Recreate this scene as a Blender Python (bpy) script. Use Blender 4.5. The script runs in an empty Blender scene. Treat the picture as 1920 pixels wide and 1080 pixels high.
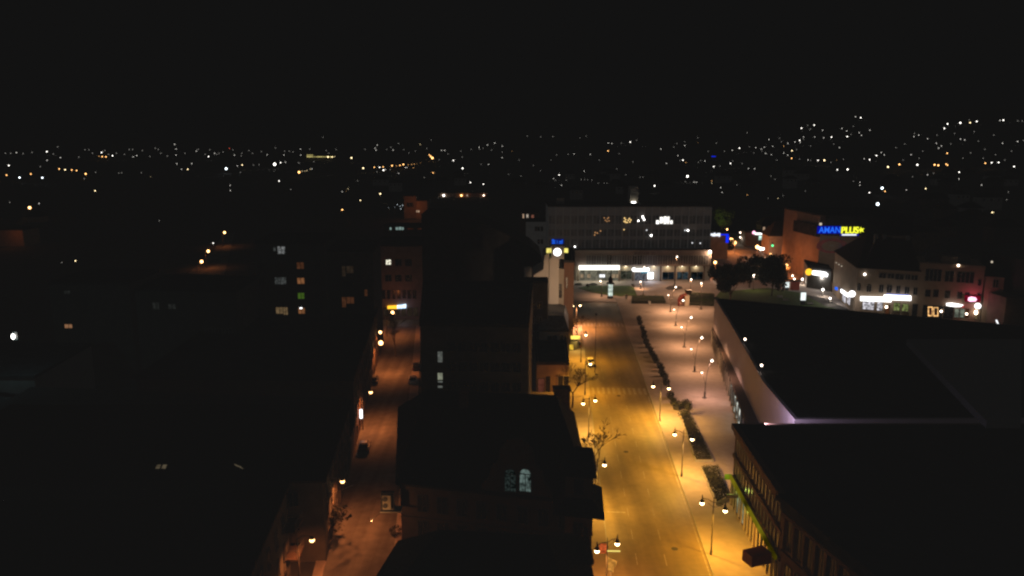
import bpy, bmesh, math, random
from mathutils import Vector, Matrix
random.seed(7)
scene = bpy.context.scene
COL = scene.collection
# ------------------------------------------------------------------ camera
F, CX, CY, H = 1423.0, 960.0, 540.0, 50.0
TH = math.radians(10.94)
ST, CT = math.sin(TH), math.cos(TH)
cam_d = bpy.data.cameras.new("camera"); cam = bpy.data.objects.new("camera", cam_d)
COL.objects.link(cam); scene.camera = cam
cam.location = (0, 0, H); cam.rotation_euler = (math.pi/2 - TH, 0, 0)
cam_d.sensor_width = 36; cam_d.lens = 36*F/1920; cam_d.clip_end = 30000; cam_d.clip_start = 0.5

def ray(px, py):
    u = (px-CX)/F; v = (CY-py)/F
    return Vector((u, CT+v*ST, -ST+v*CT))
def G(px, py, z=0.0):                      # point of the photo on a level z
    d = ray(px, py); t = (z-H)/d.z
    return Vector((d.x*t, d.y*t, z))
def Y(px, py, y):                          # point of the photo at depth y
    d = ray(px, py); t = y/d.y
    return Vector((d.x*t, y, H+d.z*t))
def V(px, py, A, B):                       # point of the photo on a vertical wall through A, B
    d = ray(px, py); e = Vector((B[0]-A[0], B[1]-A[1])); n = Vector((e.y, -e.x))
    t = (n.x*A[0]+n.y*A[1])/(n.x*d.x+n.y*d.y)
    return Vector((d.x*t, d.y*t, H+d.z*t))
def proj(p):
    x, y, z = p[0], p[1], p[2]-H
    f = y*CT - z*ST; up = y*ST + z*CT
    return (CX+F*x/f, CY-F*up/f)
AL = math.radians(3.55)
def S(w, s, z=0.0):                        # street coordinates: w across, s along
    return Vector((w*math.cos(AL)+s*math.sin(AL), -w*math.sin(AL)+s*math.cos(AL), z))

# ------------------------------------------------------------------ materials
GLOW_FLOOR = 0.0055  # small glow added to every surface to lift the blacks
def nt(name):
    m = bpy.data.materials.new(name); m.use_nodes = True
    n = m.node_tree; n.nodes.clear()
    return m, n, n.nodes, n.links
def mat(name, col, rough=0.8, var=0.25, scale=1.5, bump=0.0, floor=GLOW_FLOOR, metal=0.0, spec=0.3, big=0.0, streak=0.0):
    m, n, N, L = nt(name)
    out = N.new('ShaderNodeOutputMaterial'); b = N.new('ShaderNodeBsdfPrincipled')
    tc = N.new('ShaderNodeTexCoord'); nz = N.new('ShaderNodeTexNoise')
    geo = N.new('ShaderNodeNewGeometry')
    nz.inputs['Scale'].default_value = scale; nz.inputs['Detail'].default_value = 6
    L.new(geo.outputs['Position'], nz.inputs['Vector'])
    mr = N.new('ShaderNodeMapRange'); mr.inputs[1].default_value = .3; mr.inputs[2].default_value = .7
    mr.inputs[3].default_value = 1-var; mr.inputs[4].default_value = 1+var
    L.new(nz.outputs['Fac'], mr.inputs[0])
    val = mr.outputs[0]
    if big:
        n2 = N.new('ShaderNodeTexNoise'); n2.inputs['Scale'].default_value = .09; n2.inputs['Detail'].default_value = 3
        L.new(geo.outputs['Position'], n2.inputs['Vector'])
        m2 = N.new('ShaderNodeMapRange'); m2.inputs[1].default_value = .35; m2.inputs[2].default_value = .65
        m2.inputs[3].default_value = 1-big; m2.inputs[4].default_value = 1+big
        L.new(n2.outputs['Fac'], m2.inputs[0])
        mu = N.new('ShaderNodeMath'); mu.operation = 'MULTIPLY'
        L.new(val, mu.inputs[0]); L.new(m2.outputs[0], mu.inputs[1]); val = mu.outputs[0]
    if streak:
        mp = N.new('ShaderNodeMapping'); mp.inputs['Rotation'].default_value = (0, 0, AL); mp.inputs['Scale'].default_value = (.55, .022, 1)
        n3 = N.new('ShaderNodeTexNoise'); n3.inputs['Scale'].default_value = 1.0; n3.inputs['Detail'].default_value = 4
        L.new(geo.outputs['Position'], mp.inputs[0]); L.new(mp.outputs[0], n3.inputs['Vector'])
        m3 = N.new('ShaderNodeMapRange'); m3.inputs[1].default_value = .32; m3.inputs[2].default_value = .68
        m3.inputs[3].default_value = 1-streak; m3.inputs[4].default_value = 1+streak
        L.new(n3.outputs['Fac'], m3.inputs[0]); mu = N.new('ShaderNodeMath'); mu.operation = 'MULTIPLY'
        L.new(val, mu.inputs[0]); L.new(m3.outputs[0], mu.inputs[1]); val = mu.outputs[0]
    vm = N.new('ShaderNodeVectorMath'); vm.operation = 'SCALE'
    vm.inputs[0].default_value = col[:3]; L.new(val, vm.inputs['Scale'])
    L.new(vm.outputs[0], b.inputs['Base Color'])
    b.inputs['Roughness'].default_value = rough; b.inputs['Metallic'].default_value = metal
    b.inputs['Specular IOR Level'].default_value = spec
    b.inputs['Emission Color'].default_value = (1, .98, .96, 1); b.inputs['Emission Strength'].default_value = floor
    if bump:
        bp = N.new('ShaderNodeBump'); bp.inputs['Strength'].default_value = bump; bp.inputs['Distance'].default_value = .05
        L.new(nz.outputs['Fac'], bp.inputs['Height']); L.new(bp.outputs[0], b.inputs['Normal'])
    L.new(b.outputs[0], out.inputs[0]); m.cycles.emission_sampling = 'NONE'
    return m
def emi(name, col, st, var=0.0, scale=2.0, base=0.02):
    m, n, N, L = nt(name)
    out = N.new('ShaderNodeOutputMaterial'); e = N.new('ShaderNodeEmission')
    e.inputs['Color'].default_value = (*col, 1); e.inputs['Strength'].default_value = st
    if var:
        geo = N.new('ShaderNodeNewGeometry'); nz = N.new('ShaderNodeTexNoise')
        nz.inputs['Scale'].default_value = scale; nz.inputs['Detail'].default_value = 3
        L.new(geo.outputs['Position'], nz.inputs['Vector'])
        mr = N.new('ShaderNodeMapRange'); mr.inputs[1].default_value = .38; mr.inputs[2].default_value = .62
        mr.inputs[3].default_value = st*(1-var); mr.inputs[4].default_value = st*(1+var)
        L.new(nz.outputs['Fac'], mr.inputs[0]); L.new(mr.outputs[0], e.inputs['Strength'])
    L.new(e.outputs[0], out.inputs[0]); m.cycles.emission_sampling = 'NONE'
    return m
M = {}
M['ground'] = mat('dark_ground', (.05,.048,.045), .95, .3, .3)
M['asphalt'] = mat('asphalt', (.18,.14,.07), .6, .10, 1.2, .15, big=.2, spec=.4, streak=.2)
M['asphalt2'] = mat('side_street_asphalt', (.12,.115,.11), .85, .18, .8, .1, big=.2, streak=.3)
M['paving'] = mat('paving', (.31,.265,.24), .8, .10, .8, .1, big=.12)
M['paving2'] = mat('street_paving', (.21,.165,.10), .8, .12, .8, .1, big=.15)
M['kerb'] = mat('kerb_stone', (.3,.29,.27), .8, .15, 3)
M['mark'] = mat('road_marking', (.34,.33,.30), .7, .3, 2)
M['mark2'] = mat('worn_marking', (.27,.24,.19), .7, .3, 2)
M['grass'] = mat('lawn', (.07,.12,.025), .95, .35, 2.5)
M['leaf'] = mat('leaf', (.07,.10,.03), .9, .4, 3)
M['leaf_dark'] = mat('dark_leaf', (.03,.032,.02), .9, .4, 3)
M['bark'] = mat('bark', (.11,.085,.06), .9, .3, 6)
M['soil'] = mat('soil', (.05,.04,.035), .95, .4, 4)
M['flower'] = mat('pale_bloom', (.38,.36,.42), .9, .2, 4)
M['roof'] = mat('dark_roof', (.03,.028,.028), .95, .3, 2, spec=.05)
M['roof2'] = mat('slate_roof', (.035,.03,.028), .95, .3, 4, spec=.05)
M['flat'] = mat('bitumen_roof', (.03,.03,.032), .95, .4, .4, spec=.05)
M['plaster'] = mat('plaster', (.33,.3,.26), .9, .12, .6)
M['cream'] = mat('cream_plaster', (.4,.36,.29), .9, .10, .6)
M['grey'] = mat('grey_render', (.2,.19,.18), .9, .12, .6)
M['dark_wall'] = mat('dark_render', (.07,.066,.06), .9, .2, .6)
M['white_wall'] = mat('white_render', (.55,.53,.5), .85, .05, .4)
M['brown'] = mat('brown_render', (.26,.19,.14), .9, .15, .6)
M['brick'] = mat('red_brick', (.15,.085,.06), .9, .2, 3)
M['glass'] = mat('night_glass', (.012,.013,.015), .25, .2, 1, spec=.5)
M['frame'] = mat('window_frame', (.22,.21,.2), .6, .1, 2)
M['dframe'] = mat('dark_frame', (.05,.05,.05), .6, .1, 2)
M['metal'] = mat('lamp_metal', (.09,.085,.08), .5, .15, 3, metal=.3)
M['lmetal'] = mat('pale_metal', (.35,.33,.3), .45, .1, 3, metal=.4)
M['concrete'] = mat('concrete', (.28,.27,.25), .9, .15, 1)
M['tyre'] = mat('tyre', (.02,.02,.02), .9)
M['rim'] = mat('wheel_rim', (.3,.3,.3), .4, metal=.7)
M['cwhite'] = mat('white_paint', (.6,.6,.58), .35, .03, spec=.5)
M['csilver'] = mat('silver_paint', (.4,.4,.4), .35, .03, metal=.4, spec=.5)
M['cblack'] = mat('black_paint', (.015,.015,.018), .35, .03, spec=.5)
M['cred'] = mat('red_paint', (.17,.035,.025), .4, .05)
M['redcloth'] = mat('red_banner', (.55,.1,.03), .8, .25, 6, floor=.02)
M['orcloth'] = mat('orange_banner', (.6,.3,.06), .8, .25, 3, floor=.02)
M['tail'] = mat('tail_lamp', (.2,.01,.01), .4)
SOD = (1, .44, .03); ORG = (1, .26, .06); WRM = (1, .66, .42); WHT = (1, .95, .88); COOL = (.8, .93, 1)
M['g_sod'] = emi('sodium_globe', (1, .66, .3), 14); M['g_org'] = emi('orange_globe', (1, .5, .18), 7)
M['g_wrm'] = emi('warm_globe', (1, .8, .62), 8); M['g_wht'] = emi('white_globe', (1, .97, .92), 8)
M['s_white'] = emi('lit_white_sign', (1, 1, 1), 2.6); M['s_cream'] = emi('lit_cream_sign', (1, .98, .86), 2.4)
M['s_blue'] = emi('blue_neon', (.006, .03, 1), 1.0); M['s_blue2'] = emi('light_blue_neon', (.02, .16, 1), 1.0)
M['s_yel'] = emi('yellow_neon', (.92, .95, .04), 1.25); M['s_amb'] = emi('amber_sign', (1, .5, .03), 1.6)
M['s_red'] = emi('red_neon', (1, .03, .12), .7); M['s_grn'] = emi('green_neon', (.45, .62, .02), .42, .4, .6)
M['s_grnb'] = emi('traffic_green', (.1, 1, .35), 2); M['s_pink'] = emi('pink_sign', (1, .45, .65), 2.2)
M['s_lime'] = emi('lime_strip', (.85, 1, .25), 1.2); M['s_redring'] = mat('red_ring_paint', (.3,.03,.02), .8, .4, .5, floor=.012)
M['w_white'] = emi('bright_window', (1, .97, .9), 1.6, .3, .8); M['w_warm'] = emi('warm_window', (1, .5, .2), .16, .3, 1.5)
M['w_org'] = emi('orange_window', (1, .42, .17), .17, .25, 1.2); M['w_yel'] = emi('yellow_window', (.9, .6, .3), .12, .3, 1.2)
M['w_green'] = emi('green_blind', (.3, .62, .08), .14, .25, 1.2); M['w_grey'] = emi('grey_window', (.6, .66, .64), .06, .5, 2.5)
M['w_dim'] = emi('dim_window', (.7, .5, .35), .028, .3, 1); M['w_pale'] = emi('pale_window', (.8, .85, .62), .25, .25, 1.5)
M['w_teal'] = emi('teal_glow', (.3, .7, .75), .05, .4, .3); M['w_shop'] = emi('shop_window', (.95, .92, 1), .55, .75, 1.3)
M['w_amb'] = emi('chandelier', (1, .66, .25), 1.4); M['w_lob'] = emi('lit_lobby', (.9, .85, .62), .12, .5, .9)
M['w_blu'] = emi('blue_poster', (.10, .16, .22), .08, .7, .7); M['w_shopg'] = emi('green_shop_light', (.5, .6, .2), .25, .8, 1.5)
M['w_dimor'] = emi('dim_orange_window', (.75, .3, .15), .07, .25, 1); M['w_cool'] = emi('cool_window', (.6, .85, .78), .28, .3, 1)
M['w_red'] = emi('red_window', (.8, .25, .15), .1, .3, 1)

# ------------------------------------------------------------------ mesh builder
class MB:
    def __init__(s): s.v = []; s.f = []; s.m = []
    def add(s, vs, fs, mi=0):
        o = len(s.v); s.v += [tuple(v) for v in vs]
        for f in fs: s.f.append([i+o for i in f]); s.m.append(mi)
        return s
    def prism(s, poly, z0, z1, mi=0, mtop=None):
        n = len(poly)
        a = sum(poly[i][0]*poly[(i+1)%n][1]-poly[(i+1)%n][0]*poly[i][1] for i in range(n))
        if a < 0: poly = poly[::-1]
        vs = [(p[0], p[1], z0) for p in poly]+[(p[0], p[1], z1) for p in poly]
        s.add(vs, [[i, (i+1)%n, n+(i+1)%n, n+i] for i in range(n)]+[list(range(n))[::-1]], mi)
        s.add([(p[0], p[1], z1) for p in poly], [list(range(n))], mi if mtop is None else mtop)
        return s
    def box(s, c, d, rz=0.0, mi=0):
        x, y, z = d[0]/2, d[1]/2, d[2]/2; cs, sn = math.cos(rz), math.sin(rz)
        vs = [(c[0]+i*x*cs-j*y*sn, c[1]+i*x*sn+j*y*cs, c[2]+k*z) for k in (-1, 1) for i, j in ((-1,-1),(1,-1),(1,1),(-1,1))]
        return s.add(vs, [[3,2,1,0],[4,5,6,7],[0,1,5,4],[1,2,6,5],[2,3,7,6],[3,0,4,7]], mi)
    def wbox(s, P, Q, z0, z1, t0, t1, mi=0):       # box along a wall PQ, from t0 to t1 outward (towards the right-hand normal)
        P = Vector(P[:2]); Q = Vector(Q[:2]); e = (Q-P).normalized(); n = Vector((e.y, -e.x))
        c = [P+n*t1, Q+n*t1, Q+n*t0, P+n*t0]
        return s.prism([(p.x, p.y) for p in c], z0, z1, mi)
    def tube(s, pts, rs, n=6, mi=0, cap=True):
        pts = [Vector(p) for p in pts]; rings = []
        for i, p in enumerate(pts):
            d = (pts[min(i+1, len(pts)-1)]-pts[max(i-1, 0)])
            d = d.normalized() if d.length > 1e-6 else Vector((0,0,1))
            a = d.orthogonal().normalized() if abs(d.z) < .99 else Vector((1,0,0))
            a = (a - d*a.dot(d)).normalized(); b = d.cross(a); r = rs[i] if hasattr(rs, '__len__') else rs
            rings.append([p+(a*math.cos(2*math.pi*k/n)+b*math.sin(2*math.pi*k/n))*r for k in range(n)])
        vs = [v for R in rings for v in R]; fs = []
        for i in range(len(rings)-1):
            for k in range(n): fs.append([i*n+k, i*n+(k+1)%n, (i+1)*n+(k+1)%n, (i+1)*n+k])
        if cap: fs += [list(range(n))[::-1], [(len(rings)-1)*n+k for k in range(n)]]
        return s.add(vs, fs, mi)
    def lathe(s, c, prof, n=12, mi=0):             # prof: (radius, z)
        vs = []; fs = []
        for r, z in prof:
            for k in range(n): vs.append((c[0]+r*math.cos(2*math.pi*k/n), c[1]+r*math.sin(2*math.pi*k/n), c[2]+z))
        for i in range(len(prof)-1):
            for k in range(n): fs.append([i*n+k, i*n+(k+1)%n, (i+1)*n+(k+1)%n, (i+1)*n+k])
        fs += [list(range(n))[::-1], [(len(prof)-1)*n+k for k in range(n)]]
        return s.add(vs, fs, mi)
    def ball(s, c, r, n=8, mi=0, sz=1.0):
        k = n//2+1
        return s.lathe(c, [(max(r*math.sin(math.pi*i/k), r*.02), -r*sz*math.cos(math.pi*i/k)) for i in range(k+1)], n, mi)
    def loft(s, secs, mi=0):
        n = len(secs[0]); vs = [v for q in secs for v in q]; fs = []
        for i in range(len(secs)-1):
            for k in range(n): fs.append([i*n+k, i*n+(k+1)%n, (i+1)*n+(k+1)%n, (i+1)*n+k])
        fs += [list(range(n))[::-1], [(len(secs)-1)*n+k for k in range(n)]]
        return s.add(vs, fs, mi)
    def build(s, name, mats, parent=None, smooth=False):
        me = bpy.data.meshes.new(name); o = bpy.data.objects.new(name, me); COL.objects.link(o)
        off = Vector((0,0,0)); p = parent
        while p is not None: off += p.location; p = p.parent
        me.from_pydata([tuple(Vector(v)-off) for v in s.v], [], s.f)
        for m in (mats if isinstance(mats, (list, tuple)) else [mats]): me.materials.append(m)
        for i, pl in enumerate(me.polygons): pl.material_index = s.m[i]; pl.use_smooth = smooth
        bm = bmesh.new(); bm.from_mesh(me); bmesh.ops.recalc_face_normals(bm, faces=bm.faces); bm.to_mesh(me); bm.free()
        if parent is not None: o.parent = parent
        return o
def tag(o, label, cat, group=None, kind=None):
    if kind: o['kind'] = kind
    if label: o['label'] = label
    if cat: o['category'] = cat
    if group: o['group'] = group
    return o
def thing(name, label, cat, loc, group=None):
    o = bpy.data.objects.new(name, None); COL.objects.link(o); o.location = loc; o.empty_display_size = .3
    return tag(o, label, cat, group)
def struct(name, mb, m):
    o = mb.build(name, m); o['kind'] = 'structure'; return o
KIDS = {}
def copy_tree(o, parent=None):
    c = o.copy(); COL.objects.link(c)
    if parent is not None: c.parent = parent
    for ch in list(o.children): copy_tree(ch, c)
    return c
def light(kind, loc, power, col, size=.15, spot=None, rot=None):
    d = bpy.data.lights.new('lamp_light', kind); o = bpy.data.objects.new('lamp_light', d); COL.objects.link(o)
    o.location = loc; d.energy = power; d.color = col
    if kind == 'POINT': d.shadow_soft_size = size
    if kind == 'SPOT': d.shadow_soft_size = size; d.spot_size = math.radians(spot or 150); d.spot_blend = .6
    if kind == 'AREA': d.shape = 'RECTANGLE'; d.size = size[0]; d.size_y = size[1]
    if rot: o.rotation_euler = rot
    return o
def text_mb(txt, P, e, n, h, depth=.15, mi=0, mb=None, width=None):
    """text standing on a wall: P lower left, e along, n outward"""
    cu = bpy.data.curves.new('txt', 'FONT'); cu.body = txt; cu.size = 1; cu.extrude = 0; cu.offset = .02
    ob = bpy.data.objects.new('txt', cu); COL.objects.link(ob); bpy.context.view_layer.update()
    me = bpy.data.meshes.new_from_object(ob.evaluated_get(bpy.context.evaluated_depsgraph_get()))
    xs = [v.co.x for v in me.vertices]; ys = [v.co.y for v in me.vertices]
    w = max(xs)-min(xs); hh = max(ys)-min(ys); sy = h/hh; sx = (width/w) if width else sy
    e = Vector(e).normalized(); n = Vector(n).normalized(); P = Vector(P)
    vs = [P + e*((v.co.x-min(xs))*sx) + Vector((0,0,1))*((v.co.y-min(ys))*sy) + n*depth for v in me.vertices]
    mb = mb or MB(); mb.add(vs, [list(p.vertices) for p in me.polygons], mi)
    bpy.data.objects.remove(ob); bpy.data.curves.remove(cu); bpy.data.meshes.remove(me)
    return mb

# ------------------------------------------------------------------ buildings
def base_of(poly): return Vector((sum(p[0] for p in poly)/len(poly), sum(p[1] for p in poly)/len(poly), 0))
def inset(poly, d):
    c = base_of(poly); out = []
    for p in poly:
        v = Vector((p[0], p[1]))-Vector((c.x, c.y)); out.append((p[0]-d*(1 if v.x > 0 else -1), p[1]-d*(1 if v.y > 0 else -1)))
    return out
def flat_block(name, label, poly, h, wall='dark_wall', cat='building', group=None, z0=0, parapet=.6):
    poly = [(p[0], p[1]) for p in poly]
    b = thing(name, label, cat, base_of(poly), group)
    MB().prism(poly, z0, h).build('wall', M[wall], b)
    r = MB(); n = len(poly)
    r.prism(inset(poly, .45), h, h+.06, 0)
    o = inset(poly, -.12); i2 = inset(poly, .3)
    for k in range(n):
        a, c = o[k], o[(k+1)%n]; q, w = i2[(k+1)%n], i2[k]
        r.prism([a, c, q, w], h, h+parapet, 0)
    r.build('roof', M['flat'], b)
    return b
def hip_roof(b, eave, ze, ridge, zr, m='roof2', over=.5, name='roof', thick=.25):
    """eave: 4 corners ccw from front-left (fl, fr, br, bl); ridge: two points left, right"""
    r = MB(); e = inset(eave, -over)
    v = [(p[0], p[1], ze) for p in e]+[(p[0], p[1], zr) for p in ridge]+[(p[0], p[1], ze-thick) for p in e]
    f = [[0,1,5,4],[1,2,5],[2,3,4,5],[3,0,4],[6,7,1,0],[7,8,2,1],[8,9,3,2],[9,6,0,3],[9,8,7,6]]
    r.add(v, f); return r.build(name, M[m], b)
def win(b, P, e, n, w, h, pane='glass', frame='frame', name='window', lab=None, div=2, sill=True, arch=False):
    """one window: P centre bottom on the wall, e along, n outward; frame box, panes"""
    mb = MB(); e = Vector((e[0], e[1], 0)).normalized(); n = Vector((n[0], n[1], 0)).normalized(); up = Vector((0,0,1)); P = Vector(P)
    def bx(x0, x1, z0, z1, d0, d1, mi):
        vs = [P+e*x+up*z+n*d for d in (d0, d1) for x, z in ((x0, z0), (x1, z0), (x1, z1), (x0, z1))]
        mb.add(vs, [[0,1,2,3],[4,5,6,7],[0,1,5,4],[1,2,6,5],[2,3,7,6],[3,0,4,7]], mi)
    t = min(.09, w*.08)
    bx(-w/2, w/2, 0, h, .012, .03, 1)
    bx(-w/2-t, w/2+t, -t, 0, .01, .09 if not sill else .16, 0); bx(-w/2-t, w/2+t, h, h+t, .01, .09, 0)
    bx(-w/2-t, -w/2, 0, h, .01, .09, 0); bx(w/2, w/2+t, 0, h, .01, .09, 0)
    for k in range(1, div): x = -w/2+w*k/div; bx(x-t/2, x+t/2, 0, h, .031, .07, 0)
    if arch:
        k = 10; vs = [P+up*h+n*.03]+[P+up*h+e*(w/2*math.cos(math.pi*i/k))+up*(w/2*math.sin(math.pi*i/k))+n*.03 for i in range(k+1)]
        mb.add(vs, [[0, i, i+1] for i in range(1, k+1)], 1)
    o = mb.build(name, [M[frame], M[pane]], b)
    if lab: o['label'] = lab
    return o
def grid(b, A, B, rows, n, w, h, m0=1.0, m1=1.0, pane='glass', frame='frame', lit=None, div=2, name='window', skip=None):
    """rows: list of sill heights; n windows per row along the wall A->B; outward = right of A->B"""
    A = Vector(A[:2]); B = Vector(B[:2]); e = (B-A); L = e.length; e.normalize(); nn = Vector((e.y, -e.x))
    for r, z in enumerate(rows):
        for i in range(n):
            if skip and (r, i) in skip: continue
            x = m0+(L-m0-m1)*(i+.5)/n; p = A+e*x
            pm = (lit or {}).get((r, i), pane)
            win(b, (p.x, p.y, z), e, nn, w, h, pm, frame, name, div=div, lab=None if pm == pane else 'lit window')
def winpx(b, x0, y0, x1, y1, A, B, pane, frame='dframe', div=2, lab='lit window', sill=False, arch=False, name='window'):
    """a window whose rectangle is read off the photo, on the wall A->B"""
    p = V(x0, y1, A, B); q = V(x1, y1, A, B); t = V((x0+x1)/2, y0, A, B)
    e = Vector((q.x-p.x, q.y-p.y, 0)); w = e.length; e.normalize(); n = Vector((e.y, -e.x, 0)); c = (p+q)/2
    if (c.x*n.x+c.y*n.y) > 0: n = -n
    return win(b, (c.x, c.y, c.z), e, n, w, max(t.z-c.z, .1), pane, frame, name, lab, div, sill, arch)
M['w_dim2'] = emi('grey_green_pane', (.5,.7,.65), .025, .8, 3); M['w_cool2'] = emi('pale_green_pane', (.6,.85,.78), .1, .95, 1.7)
M['w_dimp'] = emi('pale_dim_pane', (.7,.75,.68), .12, .3, 2); M['g_clock'] = emi('clock_glass', (1,.97,.93), 3)
M['s_ylw'] = emi('yellow_light_box', (1,.85,.2), 1.0, .3, 1.5); M['s_bluebk'] = emi('blue_board', (.01,.03,.5), .22)
M['roof_grey'] = mat('grey_metal_roof', (.14,.15,.16), .5, .3, 2); M['w_dimg'] = emi('faint_grey_pane', (.6,.65,.6), .022, .3, 2)
M['cframe'] = mat('cream_frame', (.4,.37,.32), .7, .1, 2); M['s_kiosk'] = emi('kiosk_canopy_light', (1,.72,.12), 1.5, .5, .8)
M['s_kiosk2'] = emi('kiosk_counter_light', (1,.62,.06), .8, .3, 1); M['w_sky'] = emi('skylight_pane', (.75,.6,.38), .09, .3, 2)
M['w_greyb'] = emi('bright_grey_pane', (.75,.78,.78), .13, .9, 2.2); M['w_orgb'] = emi('orange_pane', (1,.5,.25), .25, .3, 2)
M['w_whites'] = emi('white_pane', (1,.95,.75), .8, .8, 2.5); M['brownf'] = mat('brown_frame', (.12,.09,.07), .8, .1, 2)
M['s_bw'] = emi('blue_white_sign', (.55,.75,1), 2.0, .25, .8)
M['storewall'] = mat('store_render', (.25,.19,.16), .9, .12, .5); M['curtain'] = mat('curtain_wall_panel', (.12,.11,.1), .7, .2, .4, floor=.0125)  # curtain panels carry extra glow that brightens the upper floors
M['cglass'] = mat('curtain_wall_glass', (.05,.05,.05), .4, .6, .35, floor=.009); M['mull'] = mat('mullion', (.16,.15,.14), .6, .1, 2, floor=.014)  # same added glow on upper glass and mullions
M['fglass'] = mat('reddish_glass', (.10,.085,.08), .4, .4, .3); M['ltframe'] = mat('light_frame', (.36,.34,.31), .7, .1, 2)
M['w_lobd'] = emi('dark_lobby', (.8,.85,.6), .035, .8, 1); M['w_shopd'] = emi('greyish_shop', (.6,.63,.75), .12, .6, 1.2)
M['w_blu2'] = emi('bright_blue_poster', (.2,.32,.38), .1, .9, .8); M['w_blu3'] = emi('dark_blue_poster', (.1,.15,.18), .06, .8, .9)
M['w_tan'] = emi('tan_poster', (.9,.65,.4), .3, .3, 1); M['s_teal'] = emi('teal_trim', (.02,.4,.6), .6)
M['towerwall'] = mat('lift_tower_wall', (.2,.17,.12), .9, .3, .7, floor=.008); M['hallwall'] = mat('pale_hall_wall', (.50,.44,.46), .85, .05, .4)
M['w_hall'] = emi('hall_glazing', (.85,.9,.8), .8, .9, .7); M['flat2'] = mat('bitumen_painted_light', (.06,.06,.065), .95, .3, .15, floor=.0068, spec=.05)
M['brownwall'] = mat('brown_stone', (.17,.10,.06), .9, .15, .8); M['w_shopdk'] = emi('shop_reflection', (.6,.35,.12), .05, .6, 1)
M['w_teal2'] = emi('teal_shop_window', (.5,.7,.5), .3, .6, 1); M['s_neonband'] = emi('green_yellow_neon', (.55,.45,.02), .17, .8, .16)
M['shopwall'] = mat('shop_stucco', (.26,.19,.13), .9, .1, .5); M['shopwallf'] = mat('stucco_trim', (.24,.2,.16), .9, .1, 2)
M['w_neonor'] = emi('orange_neon_frame', (1,.55,.2), 1.3, .5, .8); M['w_lob2'] = emi('greenish_window', (.6,.68,.52), .2, .5, 1)
M['s_red2'] = emi('red_tip', (.8,.05,.06), .5); M['s_redglow'] = emi('crimson_board', (.8,.02,.08), .16, .3, 1)
M['sidewall'] = mat('store_side_render', (.3,.22,.17), .9, .12, .5); M['s_bluebg'] = emi('blue_halo_board', (.005,.01,.6), .5)
M['s_whiteb'] = emi('bluish_white_tube', (.85,.9,1), 1.3); M['w_warm2'] = emi('warm_tall_window', (.9,.6,.4), .45, .3, 1)
M['w_cool3'] = emi('green_white_light', (.6,.9,.8), .9, .6, .8); M['w_cool4'] = emi('grey_letters', (.6,.7,.72), .35)
M['w_cwarm'] = emi('cream_window', (.9,.75,.6), .35, .7, 1.5); M['w_red3'] = emi('reddish_window', (.8,.3,.2), .18, .6, 1.5); M['w_red2'] = emi('dim_red_window', (.6,.2,.12), .05, .6, 1.5)
M['w_cw2'] = emi('cool_lamp', (.95,.97,1), 1.4); M['w_cw3'] = emi('small_warm_lamp', (1,.85,.65), .7); M['w_amb5'] = emi('dim_chandelier', (1,.5,.2), .5)
M['rod'] = emi('lit_rod', (1,.82,.2), 1.0); M['g_amb'] = emi('amber_globe', (1,.72,.3), 6); M['s_drum'] = emi('column_posters', (.85,1,.88), .75, .35, .9)
M['s_poster'] = emi('poster_case', (.92,1,.98), 1.1); M['cred2'] = mat('red_kiosk_paint', (.3,.06,.04), .7, .2, 2); M['s_farlit'] = emi('far_lit_window', (1,.85,.3), .7, .4, .1)
M['faintwall'] = mat('faint_wall', (.15,.15,.14), .9, .2, .3, floor=.0068)  # slight wall glow sets some dark houses apart
M['h1wall'] = mat('darkened_render', (.09,.06,.045), .9, .2, .6); M['h1frame'] = mat('darkened_frame', (.07,.06,.05), .8, .1, 2)  # wall and frame colours darkened so lamplight barely shows on them
M['redcloth'] = emi('red_banner_glow', (.9,.16,.04), .5, .5, 3); M['orcloth'] = emi('orange_banner_glow', (1,.42,.07), .5, .4, 2)  # banners glow by themselves in place of lamplight on the fabric
M['faintwall2'] = mat('faint_plaster', (.3,.27,.22), .9, .2, .3, floor=.013)  # faint light on the pale house put in as wall glow
# ------------------------------------------------------------------ terrain
RIDGE = [(-2000,262),(0,262),(400,262),(640,257),(1000,248),(1200,243),(1350,232),(1480,212),(1590,205),(1700,214),(1800,212),(1920,212),(4000,212)]
def ridge_z(x, y):
    px = CX + F*x/max(y*CT, 1.0) if y > 50 else (0 if x < 0 else 1920)
    px = max(-1999, min(3999, px))
    for (a, ya), (b, yb) in zip(RIDGE, RIDGE[1:]):
        if a <= px <= b:
            v = ya+(yb-ya)*(px-a)/(b-a); return H + 3200*(265-v)/F*1.01
    return 60
def hgt(x, y):
    r = math.hypot(x, y)
    if r < 520: return 0.0
    k = min((r-520)/2680, 1.0)
    return ridge_z(x, y)*k**1.25
def march(px, py, up=0.0):
    d = ray(px, py); t = 150.0
    while t < 3250:
        p = Vector((0,0,H))+d*t
        if p.z < hgt(p.x, p.y)+up: break
        t *= 1.01
    p = Vector((0,0,H))+d*t
    return p, hgt(p.x, p.y)
tm = MB(); rs = [0, 40, 120, 300, 520]+[520+2680*(i/40) for i in range(1, 41)]+[4500, 7000, 12000]
NA = 150; vs = []
for r in rs:
    for k in range(NA):
        a = 2*math.pi*k/NA; x, y = r*math.sin(a), r*math.cos(a)
        vs.append((x, y, hgt(x, y)))
fs = [[i*NA+k, i*NA+(k+1)%NA, (i+1)*NA+(k+1)%NA, (i+1)*NA+k] for i in range(len(rs)-1) for k in range(NA)]
tm.add(vs, fs); struct('ground', tm, M['ground'])

# ------------------------------------------------------------------ roads and paving
def flat(name, poly, z, m, thick=.0):
    mb = MB(); 
    if thick: mb.prism([(p[0], p[1]) for p in poly], z-thick, z)
    else: mb.add([(p[0], p[1], z) for p in poly], [list(range(len(poly)))])
    return struct(name, mb, M[m])
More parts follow.
